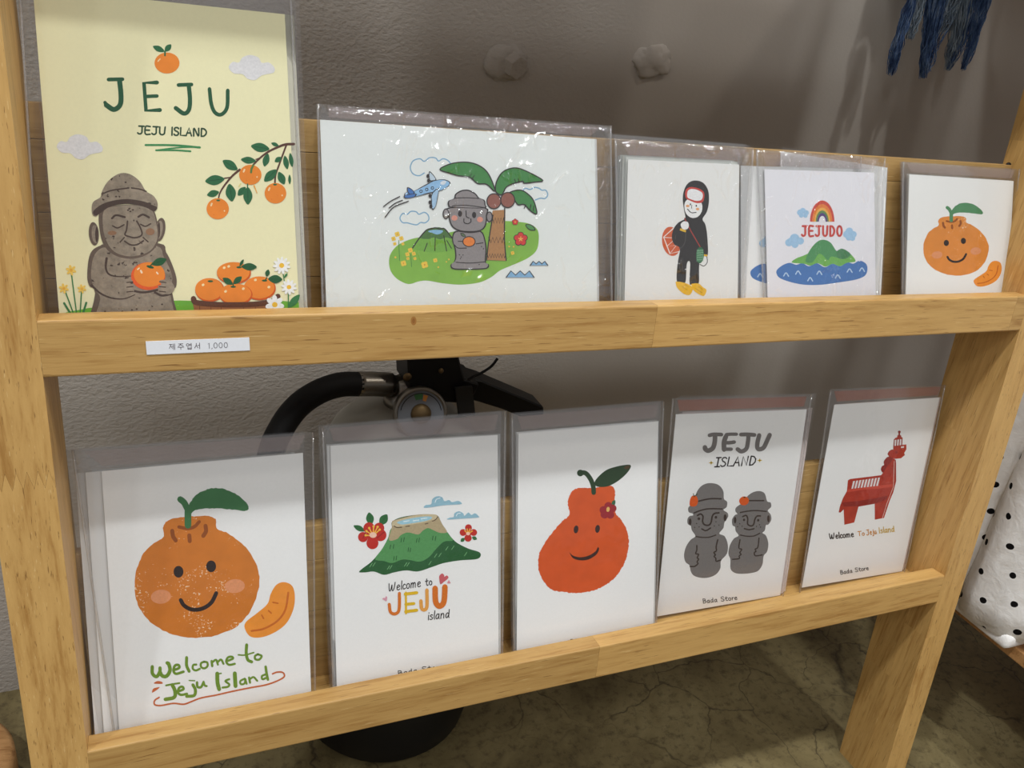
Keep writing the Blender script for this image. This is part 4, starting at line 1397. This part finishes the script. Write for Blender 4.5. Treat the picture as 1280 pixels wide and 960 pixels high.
def outl(pts, g=9):
    m = np.mean(pts, 0)
    c7.fill(pts, LN, sub=4)
    q = []
    for p in pts:
        d = np.array(p) - m
        q.append(m + d * (1 - g / (np.linalg.norm(d) + 1e-6)))
    c7.fill(q, sg7, sub=4)
outl([(575, 640), (560, 590), (565, 545), (590, 525), (680, 515), (755, 528), (780, 580), (790, 650), (785, 735), (805, 750), (800, 772), (760, 782), (600, 785), (555, 775), (550, 750), (570, 735), (580, 700)])
for x in (518, 808):
    c7.ell(x, 412 + (20 if x > 700 else 0), 22, 36, LN); c7.ell(x, 412 + (20 if x > 700 else 0), 15, 29, sg7)
outl([(535, 400), (540, 370), (780, 370), (792, 420), (785, 490), (750, 525), (680, 535), (610, 528), (560, 500), (538, 450)])
outl([(570, 310), (580, 280), (620, 255), (670, 252), (715, 275), (740, 305), (775, 320), (782, 350), (770, 375), (560, 370), (532, 355), (535, 325)])
c7.line([(575, 308), (650, 305), (735, 310)], 6, LN); c7.line([(560, 360), (650, 355), (770, 370)], 6, LN); c7.line([(585, 735), (680, 740), (780, 732)], 6, LN); c7.line([(610, 530), (680, 538), (745, 530)], 6, LN)
c7.ell(612, 412, 14, 20, LN); c7.ell(706, 420, 14, 21, LN); c7.line([(652, 392), (655, 430), (672, 440)], 7, LN); c7.line([(638, 445), (640, 470), (665, 478), (684, 465), (684, 445)], 7, LN)
c7.ell(745, 450, 20, 18, ink((226, 152, 132))); c7.ell(575, 440, 20, 18, ink((226, 152, 132)))
c7.line([(600, 595), (635, 596)], 6, LN); c7.line([(575, 620), (600, 640), (655, 640)], 6, LN); c7.line([(765, 605), (720, 612)], 6, LN)
for x, y in ((608, 685), (620, 700), (632, 686), (615, 710), (755, 630), (768, 645), (740, 750)): c7.ell(x, y, 4, 4, LN, n=8)
c7.ell(672, 597, 44, 36, LN); c7.ell(672, 597, 38, 30, ink((238, 134, 52))); c7.leaf((650, 565), (614, 540), 22, LN); c7.leaf((647, 563), (619, 543), 14, ink((90, 110, 80)))
c7.begin('airplane_print')
ab, ad = ink((150, 196, 234)), ink((66, 120, 190))
def outl2(pts, m, g=7, smooth=True):
    mm = np.mean(pts, 0)
    c7.fill(pts, LN, sub=4, smooth=smooth)
    c7.fill([mm + (np.array(p) - mm) * (1 - g / (np.linalg.norm(np.array(p) - mm) + 1e-6)) for p in pts], m, sub=4, smooth=smooth)
outl2([(405, 132), (425, 140), (455, 185), (430, 195), (408, 190)], ink((196, 214, 226)))
outl2([(250, 270), (300, 262), (380, 218), (440, 190), (500, 182), (540, 195), (548, 212), (520, 240), (470, 262), (400, 278), (330, 295), (280, 305), (240, 300)], ab)
outl2([(258, 238), (280, 240), (310, 268), (300, 285), (268, 280)], ad); outl2([(236, 295), (260, 282), (320, 278), (310, 300), (250, 310)], ad)
outl2([(425, 275), (470, 240), (465, 300), (450, 365), (428, 385), (420, 340)], ink((170, 204, 232)))
c7.fill([(480, 205), (500, 192), (520, 195), (510, 215), (490, 218)], ink((225, 232, 238)))
for x, y in ((352, 262), (390, 250), (428, 240)): c7.ell(x, y, 11, 11, LN); c7.ell(x, y, 6, 6, ab)
for x, y in ((398, 160), (402, 190), (412, 292), (412, 335), (418, 362)): c7.ell(x, y, 10, 13, LN)
for a, b, c in (((102, 364), (150, 328), (210, 297)), ((140, 373), (180, 342), (228, 322)), ((113, 434), (170, 368), (268, 328))):
    c7.line([a, b, c], 7, LN)
c7.begin('wave_print')
for x0, x1, y0, y1 in ((920, 1105, 835, 792), (1080, 1196, 755, 728)):
    w_ = (x1 - x0) / 6
    pts = [(x0, y0)]
    for k in range(1, 6):
        pts.append((x0 + w_ * k, y1 if k % 2 else y1 + (y0 - y1) * .65))
    pts.append((x1, y0))
    c7.fill(pts, ink((134, 182, 220)), smooth=False); c7.line(pts, 7, LN, smooth=False)
c7.begin('maker_print', (380, 110, 3.2))
c7.text('Bada Store', (570, 889), (730, 884), 20, 4, K)
c7.flush()

# 8: diver
q8 = ((785, 200), (924, 206.5), (922, 377), (780.6, 377))
s8 = ((769, 173), (941, 186))
stack(None, 4, [(-0.0014, 0.0018, 0.0), (-0.0036, 0.0022, 0.0), (-0.0052, 0.0026, 0.0), (-0.0066, 0.0020, 0.0)], 'off-white postcard stacked behind the diver postcard', 'postcards stacked behind the diver card',
      q8, s8, 1, UPW, UPL, paper((236, 240, 232)))
c8 = Card('postcard', 'postcard of a diver in a black suit with red mask and yellow fins', 1, UPW, UPL, q8, s8, paper((242, 242, 238)), film_mat=FILM_WR, wr=0.0007, sgrid=(44, 56), ml=0.004, mr=0.004)
bs = ink((40, 38, 38))
c8.begin('float_print', (810, 210, 5.65))
fo = ink((214, 96, 50))
c8.ell(165, 518, 66, 104, fo, rot=-8); wl = ink((246, 236, 228))
c8.line([(180, 425), (110, 488), (155, 605)], 7, wl, smooth=False); c8.line([(110, 490), (200, 495), (130, 555), (200, 545), (155, 605), (220, 590)], 6, wl, smooth=False)
c8.begin('diver_print')
c8.fill([(245, 220), (255, 155), (285, 105), (335, 88), (390, 105), (425, 160), (430, 240), (415, 310), (385, 360), (405, 400), (418, 480), (422, 615), (385, 620), (365, 640), (360, 720), (355, 822), (295, 822), (298, 680), (285, 658), (272, 690), (262, 812), (205, 805), (208, 680), (225, 570), (185, 540), (168, 490), (180, 430), (215, 385), (262, 355), (255, 300)], bs, sub=4)
c8.fill([(262, 240), (300, 215), (360, 235), (382, 260), (378, 310), (350, 345), (310, 352), (275, 330), (258, 290)], ink((246, 246, 244)))
c8.fill([(262, 185), (270, 150), (300, 135), (350, 142), (390, 165), (398, 200), (385, 240), (345, 248), (300, 232), (270, 215)], ink((206, 68, 58)))
c8.fill([(276, 185), (284, 158), (310, 148), (350, 156), (382, 176), (386, 205), (374, 226), (340, 232), (300, 220), (280, 208)], ink((244, 244, 244)))
for x, y in ((299, 257), (341, 267)): c8.ell(x, y, 5, 7, bs)
c8.line([(310, 262), (306, 285)], 4, bs); c8.line([(278, 290), (305, 315), (340, 314)], 6, bs); c8.ell(280, 268, 13, 9, ink((238, 172, 116))); c8.ell(350, 290, 12, 9, ink((238, 172, 116)))
c8.line([(258, 355), (300, 440), (370, 560)], 7, ink((170, 56, 48)))
c8.fill([(230, 400), (250, 378), (280, 382), (288, 410), (275, 432), (245, 432)], ink((246, 246, 244)))
c8.fill([(228, 425), (270, 440), (265, 455), (224, 440)], ink((232, 184, 40)), smooth=False); c8.fill([(388, 608), (420, 612), (418, 626), (386, 620)], ink((232, 184, 40)), smooth=False)
c8.line([(266, 455), (262, 520), (240, 558), (215, 570)], 3, ink((90, 88, 86))); c8.line([(415, 625), (418, 665), (395, 692), (365, 680)], 5, bs)
c8.ell(367, 615, 28, 58, ink((36, 104, 66)), rot=4)
for k in range(-2, 3):
    c8.line([(367 + k * 9, 575), (367 + k * 11, 660)], 2.5, ink((150, 200, 160)), smooth=False)
for k in range(5):
    c8.line([(345, 585 + k * 16), (390, 580 + k * 16)], 2.5, ink((150, 200, 160)), smooth=False)
yfn = ink((242, 190, 36))
c8.fill([(200, 802), (262, 812), (315, 842), (305, 885), (280, 898), (240, 880), (205, 845), (197, 820)], yfn, sub=4)
c8.fill([(305, 820), (355, 815), (385, 840), (412, 860), (402, 895), (385, 903), (340, 880), (312, 850)], yfn, sub=4)
for a, b in (((238, 835), (275, 862)), ((260, 822), (290, 842)), ((335, 850), (380, 880)), ((358, 836), (385, 858))):
    c8.line([a, b], 3, ink((170, 120, 20)), smooth=False)
c8.flush()

# 9: rainbow island, with a second copy shifted behind it
q9 = ((955.6, 212.5), (1092.5, 216.5), (1094.7, 371.6), (959.5, 373.2))
s9 = ((945, 187), (1105, 198))


def rainbow_art(c, off=(0, 0)):
    x0 = 920 + off[0]; y0 = 190 + off[1]
    c.begin('sea_print', (x0, y0, 5.053))
    blu9 = ink((70, 122, 188))
    c.fill([(255, 765), (262, 740), (300, 712), (340, 700), (380, 712), (420, 702), (460, 722), (510, 702), (560, 728), (610, 706), (660, 722), (700, 695), (740, 705), (780, 686), (820, 705), (830, 740), (815, 780), (760, 805), (660, 822), (540, 838), (430, 838), (340, 820), (275, 795)], blu9, sub=4)
    wv = ink((190, 216, 240))
    for x, y in ((316, 775), (392, 763), (526, 764), (468, 805), (642, 788), (717, 750), (795, 744)):
        c.line([(x - 15, y + 8), (x, y - 12), (x + 16, y + 10)], 7, wv)
    c.begin('hill_print')
    c.fill([(352, 698), (380, 672), (425, 655), (460, 640), (540, 620), (640, 640), (700, 638), (720, 640), (755, 690), (700, 700), (655, 722), (610, 706), (565, 724), (515, 702), (470, 718), (430, 706)], ink((112, 182, 84)), sub=4)
    c.fill([(440, 692), (450, 650), (480, 600), (520, 562), (560, 555), (600, 575), (635, 625), (665, 610), (700, 625), (725, 650), (690, 675), (640, 668), (600, 660), (580, 684), (545, 650), (520, 645), (490, 690), (465, 700)], ink((78, 150, 92)), sub=4)
    c.fill([(636, 628), (668, 611), (700, 624), (722, 646), (690, 674), (655, 674), (640, 660)], ink((66, 132, 84)), sub=4)
    c.begin('cloud_print')
    cb = ink((166, 204, 234))
    for circ in (((405, 382, 20), (422, 370, 18), (442, 384, 18), (412, 400, 15), (438, 402, 14)), ((335, 572, 25), (370, 545, 30), (405, 562, 24), (372, 585, 22), (345, 560, 20)), ((700, 520, 24), (715, 500, 24), (740, 520, 22), (712, 540, 20), (735, 545, 17))):
        c.cloud(circ, cb)
    c.begin('rainbow_print')
    for ry, colr in ((1.0, (210, 74, 60)), (0.83, (234, 130, 60)), (0.66, (240, 178, 80)), (0.53, (96, 140, 80)), (0.41, (88, 62, 128)), (0.27, (238, 236, 240))):
        pts = [(544 + 77 * ry * math.cos(math.radians(a)), 440 - 134 * ry * math.sin(math.radians(a))) for a in range(0, 181, 9)]
        c.fill(pts, ink(colr), smooth=False)
    c.begin('lettering_print')
    c.text('JEJUDO', (412, 530), (684, 530), 62, 13, ink((206, 70, 62)), gx=0.72)
    c.flush()


Card('postcard', 'plain white postcard tilted to one side behind the rainbow island postcards', 1, UPW, UPL, q9, ((957, 207), (1094, 211)), WHITE, shift=(0.0035, 0.0068), back=0.0030, roll=-0.085, wr=0.00005, sgrid=(4, 4))
c9b = Card('postcard', 'rainbow island postcard mostly covered, showing only the left end of its sea', 1, UPW, UPL, ((926, 208), (1066, 212), (1066, 372), (926, 375)), ((922, 187), (1075, 196)), WHITE, back=0.0014, film_mat=FILM_WR, wr=0.0001)
rainbow_art(c9b, (-32.5, 1))
c9 = Card('postcard', 'postcard of a rainbow over a green island with red JEJUDO lettering', 1, UPW, UPL, q9, s9, paper((242, 241, 246)), film_mat=FILM_WR, wr=0.0006, sgrid=(44, 56), ml=0.003, mr=0.002)
rainbow_art(c9)

# 10: small mandarin card
q10 = ((1136.7, 218.6), (1267, 227), (1259.5, 368), (1132, 370))
s10 = ((1128, 203), (1273, 212))
stack(None, 4, [(-0.0006, 0.0, 0.0), (-0.0012, 0.0, 0.0), (-0.0020, 0.0006, 0.0), (-0.0012, 0.0, 0.0)], 'white postcard stacked behind the small mandarin postcard beside the post', 'postcards stacked behind the small mandarin card',
      q10, s10, 1, UPW, UPL, WHITE)
c10 = Card('postcard', 'postcard of a small smiling orange mandarin with one segment and no lettering', 1, UPW, UPL, q10, s10, paper((246, 246, 242)), ml=0.003, mr=0.002)
c10.frame(1000, 130, 4.571)
# reference drawing -> this frame: body 386..940 x 444..985 maps to 705..1078 x 640..982
def X10(p):
    x = 705 + (p[0] - 386) * (1078 - 705) / 554.0
    y = 640 + (p[1] - 444) * (980 - 640) / 541.0
    return (x, y + (x - 890) * 0.035)
def X10b(p):
    return (992 + (p[0] - 873) * 160 / 224.0, 896 + (p[1] - 738) * 146 / 245.0)
mandarin(c10, X10, crayon((228, 142, 58), amount=0.70), crayon((84, 144, 98), (150, 190, 140), 0.80), 1.0, X10b)
c10.flush()

# ------------------------------------------------------------------ price label on the upper rail
lab = empty('price_label', tow((u_at(247, 433), v_at(247, 433), 0)))
tag(lab, 'small white paper price label on the upper rail reading 1,000', 'label')
lp = [on_lean(x, y, 0, -0.0004, 0) for x, y in ((182, 427), (311.5, 422), (312.5, 438), (183.5, 443.5))]
f = [tow(p) for p in lp]
b = [tow(p + np.array([0, 0, 0.00035])) for p in lp]
bm_obj('paper_strip', solid_prism(f, b), paper((240, 242, 246)), lab)


class Flat(Card):
    def __init__(self, root, w0):
        self.v0, self.w0, self.a, self.ca, self.sa = 0.0, w0, 0.0, 1.0, 0.0
        self.root = root; self.layer = 0; self.part = None


fl = Flat(lab, -0.0004)
fl.begin('lettering_print', (170, 410, 8.0))
fl.text(['JE', 'JU', 'YEOP', 'SEO'], (334, 218), (662, 206), 58, 5.5, ink((70, 52, 60)), smooth=True)
fl.text('1,000', (715, 204), (930, 196), 54, 5.0, ink((90, 84, 90)))
fl.flush()
kn = Flat(rack, 0.0)
kn.begin('knot', (0, 0, 1))
kn.ell(517, 401, 3.6, 5.5, plain('knot_wood', (168, 116, 56), 0.5))
kn.ell(517, 401, 1.8, 3.2, plain('knot_core', (150, 98, 44), 0.5))
kn.flush()

# ------------------------------------------------------------------ fire extinguisher behind the rack
EX, EY = 0.214, 0.192
ext = empty('fire_extinguisher', (EX, EY, 0))
tag(ext, 'fire extinguisher with grey cylinder, black foot, hose and lever behind the rack', 'extinguisher')
BODY = plain('ivory_paint', (150, 146, 134), 0.35)
lathe('foot_ring', [(0.052, 0.0), (0.064, 0.003), (0.0725, 0.014), (0.0765, 0.036), (0.0775, 0.075), (0.0755, 0.080), (0.063, 0.080)], (EX, EY, 0), BLACK_PLASTIC, ext)
lathe('cylinder', [(0.062, 0.076), (0.0632, 0.10), (0.0632, 0.255), (0.061, 0.275), (0.054, 0.293), (0.042, 0.305), (0.028, 0.311), (0.018, 0.314)], (EX, EY, 0), BODY, ext)
lathe('neck', [(0.017, 0.310), (0.017, 0.322), (0.011, 0.324), (0.011, 0.332), (0.009, 0.334)], (EX, EY, 0), METAL, ext)
gp = Vector(at_y(526, 517, 0.160))
lathe('gauge', [(0.015, -0.012), (0.0193, -0.010), (0.0196, 0.0), (0.0186, 0.0022), (0.0170, 0.0022), (0.0168, 0.0008)], gp, METAL, ext, 40, axis=(-0.12, -0.80, 0.28))
gd = Vector((-0.12, -0.80, 0.28)).normalized()
qg = Vector((0, 0, 1)).rotation_difference(gd).to_matrix()
def disc(name, r0, r1, a0, a1, off, m, n=24):
    vs, fs = [], []
    for k in range(n + 1):
        t = math.radians(a0 + (a1 - a0) * k / n)
        for r in (r0, r1):
            vs.append(gp + qg @ Vector((r * math.cos(t), r * math.sin(t), off)))
    for k in range(n):
        fs.append((2 * k, 2 * k + 1, 2 * k + 3, 2 * k + 2))
    return mesh_obj(name, vs, fs, m, ext)
# find which in-plane angle points up
upv = qg.inverted() @ Vector((0, 0, 1))
UPA = math.degrees(math.atan2(upv.y, upv.x))
disc('gauge_dial', 0.0, 0.0168, 0, 360, 0.0010, plain('dial_white_shaded', (118, 121, 126), 0.4))  # dial greyed, the shade behind the rack is in its colour
disc('dial_zone', 0.0105, 0.0145, UPA - 4, UPA + 22, 0.00115, plain('dial_green', (60, 120, 60), 0.5))
disc('dial_zone', 0.0095, 0.0140, UPA - 20, UPA - 6, 0.0012, plain('dial_orange', (214, 140, 50), 0.5))
disc('dial_ring', 0.0146, 0.0152, UPA - 80, UPA + 80, 0.0012, BLACK_PLASTIC)
lathe('gauge_hub', [(0.0075, 0.0010), (0.0072, 0.0030), (0.004, 0.0045), (0.001, 0.0048)], gp, BRASS, ext, 24, axis=tuple(gd))


def plate(name, px, y, th, m, bev=0.0012):
    f = [at_y(x, yy, y) for x, yy in px]
    c_ = np.array([0, th, 0])
    bm = solid_prism([p - c_ / 2 for p in f], [p + c_ / 2 for p in f])
    if bev:
        bevel(bm, bev, 1)
    return bm_obj(name, bm, m, ext)


plate('valve_body', [(501, 428), (562, 424), (568, 450), (572, 462), (590, 468), (578, 492), (548, 490), (528, 479), (503, 476)], 0.192, 0.036, BLACK_PLASTIC)
plate('lever', [(562, 455), (574, 462), (598, 469), (650, 491), (673, 501), (674, 511), (646, 514), (622, 504), (590, 494), (570, 490)], 0.195, 0.022, BLACK_PLASTIC)
plate('upper_lever', [(501, 400), (570, 396), (650, 380), (650, 392), (575, 420), (563, 432), (501, 432)], 0.195, 0.022, BLACK_PLASTIC)
plate('inspection_tag', [(568, 484), (590, 482), (594, 518), (573, 520)], 0.170, 0.002, plain('tag_black', (30, 29, 28), 0.7), 0.0004)
for x, y, r in ((509, 471, 0.0032), (551, 463, 0.0020)):
    lathe('rivet', [(r, 0), (r, 0.001), (r * .5, 0.0018)], at_y(x, y, 0.1735), BRASS, ext, 16, axis=(0, -1, 0))
tube('cable_tie', [at_y(560, 497, 0.178), at_y(585, 475, 0.176), at_y(602, 466, 0.176), at_y(614, 458, 0.176), at_y(622, 448, 0.176)], 0.0011, BLACK_PLASTIC, ext, 8)
tube('hose_collar', [at_y(447, 480, 0.188), at_y(470, 480, 0.190), at_y(488, 481, 0.192)], 0.0092, METAL, ext, 20, 4)
tube('hose_nut', [at_y(486, 481, 0.192), at_y(497, 482, 0.193), at_y(520, 484, 0.195)], 0.0078, METAL, ext, 20, 4)
tube('hose', [at_y(450, 480, 0.188), at_y(425, 481, 0.186), at_y(398, 490, 0.182), at_y(372, 508, 0.176), at_y(352, 535, 0.168), at_y(338, 570, 0.160), at_y(332, 630, 0.155), at_y(336, 700, 0.152), at_y(346, 780, 0.150)], 0.0090, RUBBER, ext, 16)

# ------------------------------------------------------------------ fringed indigo scarf hanging by the wall
SY = 0.255
scarf = empty('fringed_scarf', at_y(1170, 95, SY))
tag(scarf, 'indigo and grey fringed scarf end hanging against the wall', 'scarf')


def yarn(name, cols):
    t = NT(name)
    v = t.coords((1, 1, 0.25))
    col = t.ramp(t.noise(v, 260, 3, 0.6), [(0.35, lin(cols[0])), (0.55, lin(cols[1])), (0.75, lin(cols[2]))])
    t.bsdf(col, 0.9, 0, 0.1)
    return t.m


YARN = yarn('indigo_yarn', ((54, 72, 108), (96, 122, 162), (164, 180, 200)))
YARN_G = yarn('grey_blue_yarn', ((104, 118, 134), (146, 160, 172), (196, 202, 206)))


def tassel(path, r0, r1, n, m, curl=0.0032, thick=0.00045, tail=0.45):
    vs, fs = [], []
    p = catmull([at_y(x, y, SY) for x, y in path], False, 6)
    for s in range(n):
        a0 = random.uniform(0, 2 * math.pi); rr = math.sqrt(random.random())
        ln = 1 - tail * random.random() ** 2.5
        cnt = max(4, int(len(p) * ln))
        ph = random.uniform(0, 9)
        prevring = None
        for i in range(cnt):
            u = i / (len(p) - 1)
            rad = (r0 + (r1 - r0) * u) * rr * (1 if u < .85 else 1 - (u - .85) * 3.5)
            c = Vector(p[i]) + Vector((math.cos(a0) * rad + curl * noise.noise(Vector((ph, u * 7, s))), math.sin(a0) * rad * .7 + curl * noise.noise(Vector((ph + 5, u * 7, s))), curl * noise.noise(Vector((s, u * 4, ph)))))
            th = thick * (1 if i < cnt - 3 else .6)
            ring = []
            for k in range(3):
                t = k * 2 * math.pi / 3
                ring.append(len(vs)); vs.append(c + Vector((th * math.cos(t), th * math.sin(t), 0)))
            if prevring:
                for k in range(3):
                    fs.append((prevring[k], prevring[(k + 1) % 3], ring[(k + 1) % 3], ring[k]))
            prevring = ring
    return mesh_obj('tassel', vs, fs, m, scarf)


tassel([(1150, -60), (1139, 0), (1128, 35), (1119, 68), (1112, 97)], 0.004, 0.0052, 90, YARN)
tassel([(1160, -60), (1150, 0), (1142, 30), (1135, 52)], 0.006, 0.004, 70, YARN_G)
tassel([(1190, -60), (1172, 0), (1164, 40), (1158, 70), (1153, 102)], 0.012, 0.0042, 130, YARN)
tassel([(1200, -60), (1188, 0), (1180, 25), (1172, 42)], 0.012, 0.006, 110, YARN_G)
tassel([(1212, -60), (1202, 0), (1196, 45), (1190, 68), (1184, 90)], 0.010, 0.0045, 110, YARN_G)
tassel([(1225, -60), (1214, 0), (1205, 40), (1194, 65), (1183, 90)], 0.007, 0.0045, 80, YARN)
tassel([(1245, -60), (1230, 0), (1222, 28), (1213, 58), (1202, 92)], 0.006, 0.0042, 90, YARN)
tassel([(1200, 0), (1186, 30), (1172, 60), (1163, 85), (1158, 92)], 0.003, 0.002, 6, YARN, 0.004)
cl = []
clf = []
for j in range(9):
    for i in range(17):
        a = i / 16
        x = at_y(1146 - 2 * j, -55, SY)[0] * (1 - a) + at_y(1248, -55, SY)[0] * a
        z = at_y(1200, -55, SY)[2] + j * 0.045
        cl.append((x, SY + 0.006 * math.sin(a * 14 + j * .5), z))
for j in range(8):
    for i in range(16):
        clf.append((j * 17 + i, j * 17 + i + 1, (j + 1) * 17 + i + 1, (j + 1) * 17 + i))
mesh_obj('woven_cloth', cl, clf, YARN, scarf, smooth=True)
hook_z = cl[-1][2]
tube('hook', [(cl[-9][0], WALL_Y + 0.002, hook_z - 0.004), (cl[-9][0], SY - 0.004, hook_z - 0.006), (cl[-9][0], SY - 0.010, hook_z + 0.008)], 0.003, METAL, scarf, 10)

# ------------------------------------------------------------------ display stand with a polka-dot cloth, right of the rack
TX = 0.712
stand = empty('display_stand', (TX + 0.25, 0.05, 0))
tag(stand, 'low wooden display stand with a shelf under the dotted cloth', 'stand')
pe0, pe1 = at_x(1192, 774, TX), at_x(1280, 826, TX)
sz = (pe0[2] + pe1[2]) / 2
wbox('shelf_board', TX, TX + 0.50, -0.28, at_x(1197, 757, TX)[1] + 0.05, sz, sz + 0.012, WOOD_TABLE, stand)
wbox('top_board', TX + 0.012, TX + 0.50, -0.28, 0.22, 0.85, 0.87, WOOD_TABLE, stand)
for x, y in ((TX + 0.40, 0.17), (TX + 0.45, -0.24)):
    wbox('leg', x, x + 0.03, y, y + 0.03, 0.0, 0.85, WOOD_TABLE, stand)


def dotted():
    t = NT('polka_dot_cotton')
    tc = t.n('ShaderNodeTexCoord')
    sep = t.n('ShaderNodeSeparateXYZ')
    t.l(tc.outputs['UV'], sep.inputs[0])
    masks = []
    pa, pb = 0.0370, 0.0370
    for ox, oy in ((0, 0), (0.5, 0.5)):
        fx = t.math('SUBTRACT', t.math('FRACT', t.math('ADD', t.math('DIVIDE', sep.outputs[0], pa), ox)), 0.5)
        fy = t.math('SUBTRACT', t.math('FRACT', t.math('ADD', t.math('DIVIDE', sep.outputs[1], pb), oy)), 0.5)
        d = t.math('SQRT', t.math('ADD', t.math('MULTIPLY', fx, fx), t.math('MULTIPLY', fy, fy)))
        masks.append(t.math('LESS_THAN', d, 0.078))
    m = t.math('MAXIMUM', masks[0], masks[1])
    v = t.coords()
    w1 = t.noise(v, 70, 4, 0.6, 0.5)
    base = t.ramp(w1, [(0.3, lin((236, 232, 226))), (0.7, lin((250, 248, 245)))])
    col = t.mix(m, base, lin((22, 20, 20)))
    t.bsdf(col, 0.9, 0, 0.1, bump=w1, bump_s=0.4, bump_d=0.003)
    return t.m


DOT = dotted()


def cloth(name, label, x0, ybase, zb, zt, tilt, wave, seedv, parent=None, uvrot=0.35):
    """double-sided hanging cloth: runs forward (towards -y) from its rounded left fold"""
    nx, nz = 46, 34
    vs, fs, uv = [], [], []
    Lx = 0.36
    for j in range(nz + 1):
        b = j / nz
        z = zb + (zt - zb) * b
        for i in range(nx + 1):
            s = i / nx * Lx
            # the fold: a quarter turn at the corner nearest the post, then along the stand
            k = min(1, s / 0.05)
            ang = k * math.pi / 2
            if s < 0.05:
                x = x0 + 0.032 * (1 - math.sin(ang)); y = ybase - 0.032 * (1 - math.cos(ang)) + 0.0
                x = x0 + 0.032 * (1 - math.sin(ang)); y = ybase + 0.032 * math.cos(ang) - 0.032
            else:
                x = x0 + (s - 0.05) * tilt; y = ybase - 0.032 - (s - 0.05) * math.sqrt(max(0.01, 1 - tilt * tilt))
            x += wave * noise.noise(Vector((s * 16, b * 3.2, seedv))) + wave * 0.4 * noise.noise(Vector((s * 50, b * 16, seedv + 4)))
            zz = z + (0.006 * noise.noise(Vector((s * 12, seedv, 2))) if j == 0 else 0)
            vs.append((x, y, zz))
            uv.append((s * math.cos(uvrot) - b * (zt - zb) * math.sin(uvrot), s * math.sin(uvrot) + b * (zt - zb) * math.cos(uvrot)))
    for j in range(nz):
        for i in range(nx):
            a = j * (nx + 1) + i
            fs.append((a, a + 1, a + nx + 2, a + nx + 1))
    o = mesh_obj(name, vs, fs, DOT, parent, smooth=True)
    ul = o.data.uv_layers.new(name='UVMap')
    for lp_ in o.data.loops:
        ul.data[lp_.index].uv = uv[lp_.vertex_index]
    md = o.modifiers.new('thickness', 'SOLIDIFY'); md.thickness = 0.0015
    return o


HX = TX - 0.022
hem = at_x(1197, 757, HX)
cr = empty('dotted_cloth', (TX + 0.02, hem[1], sz + 0.016))
tag(cr, 'white cotton cloth with black polka dots hanging over the wooden shelf', 'cloth')
cloth('outer_fold', None, HX - 0.003, hem[1] + 0.012, hem[2] - 0.002, 0.885, 0.55, 0.010, 2.0, cr)
cloth('inner_fold', None, HX - 0.001, hem[1] + 0.052, hem[2] + 0.001, 0.880, 0.75, 0.006, 7.0, cr, 0.6)
y0_, y1_ = at_x(1262, 800, HX + 0.006)[1], hem[1] + 0.045
bm = solid_prism([(HX + 0.006, y0_, sz + 0.0122), (TX + 0.30, y0_, sz + 0.0122), (TX + 0.30, y0_, hem[2] + 0.002), (HX + 0.008, y0_, hem[2] + 0.002)],
                 [(HX + 0.006, y1_, sz + 0.0122), (TX + 0.30, y1_, sz + 0.0122), (TX + 0.30, y1_, hem[2] + 0.002), (HX + 0.008, y1_, hem[2] + 0.002)])
bevel(bm, min(0.007, (hem[2] - sz - 0.0102) * 0.4), 3)
fo_ = bm_obj('folded_layer', bm, DOT, cr, smooth=True)
ul = fo_.data.uv_layers.new(name='UVMap')
for lp_ in fo_.data.loops:
    co = fo_.data.vertices[lp_.vertex_index].co
    ul.data[lp_.index].uv = (co.y + 0.011, co.x + co.z + 0.004)

# ------------------------------------------------------------------ round wooden stump at the far left by the wall
sp_ = at_z(18, 945, 0.03)
stump = empty('wooden_stool', (sp_[0] - 0.06, sp_[1], 0))
tag(stump, 'round light wooden stool on the floor left of the rack', 'stool')
lathe('seat_disc', [(0.052, 0.0), (0.058, 0.002), (0.060, 0.006), (0.060, 0.028), (0.057, 0.031), (0.05, 0.032)], (sp_[0] - 0.06, sp_[1], 0.0), WOOD_TABLE, stump, 48)

for c_ in (c1, c2, c3):
    c_.strip(TAPE_MAUVE)
for c_ in (c4, c5):
    c_.strip(TAPE_RED)
for c_ in (c7, c8, c9, c10):
    c_.strip(TAPE_MAUVE)
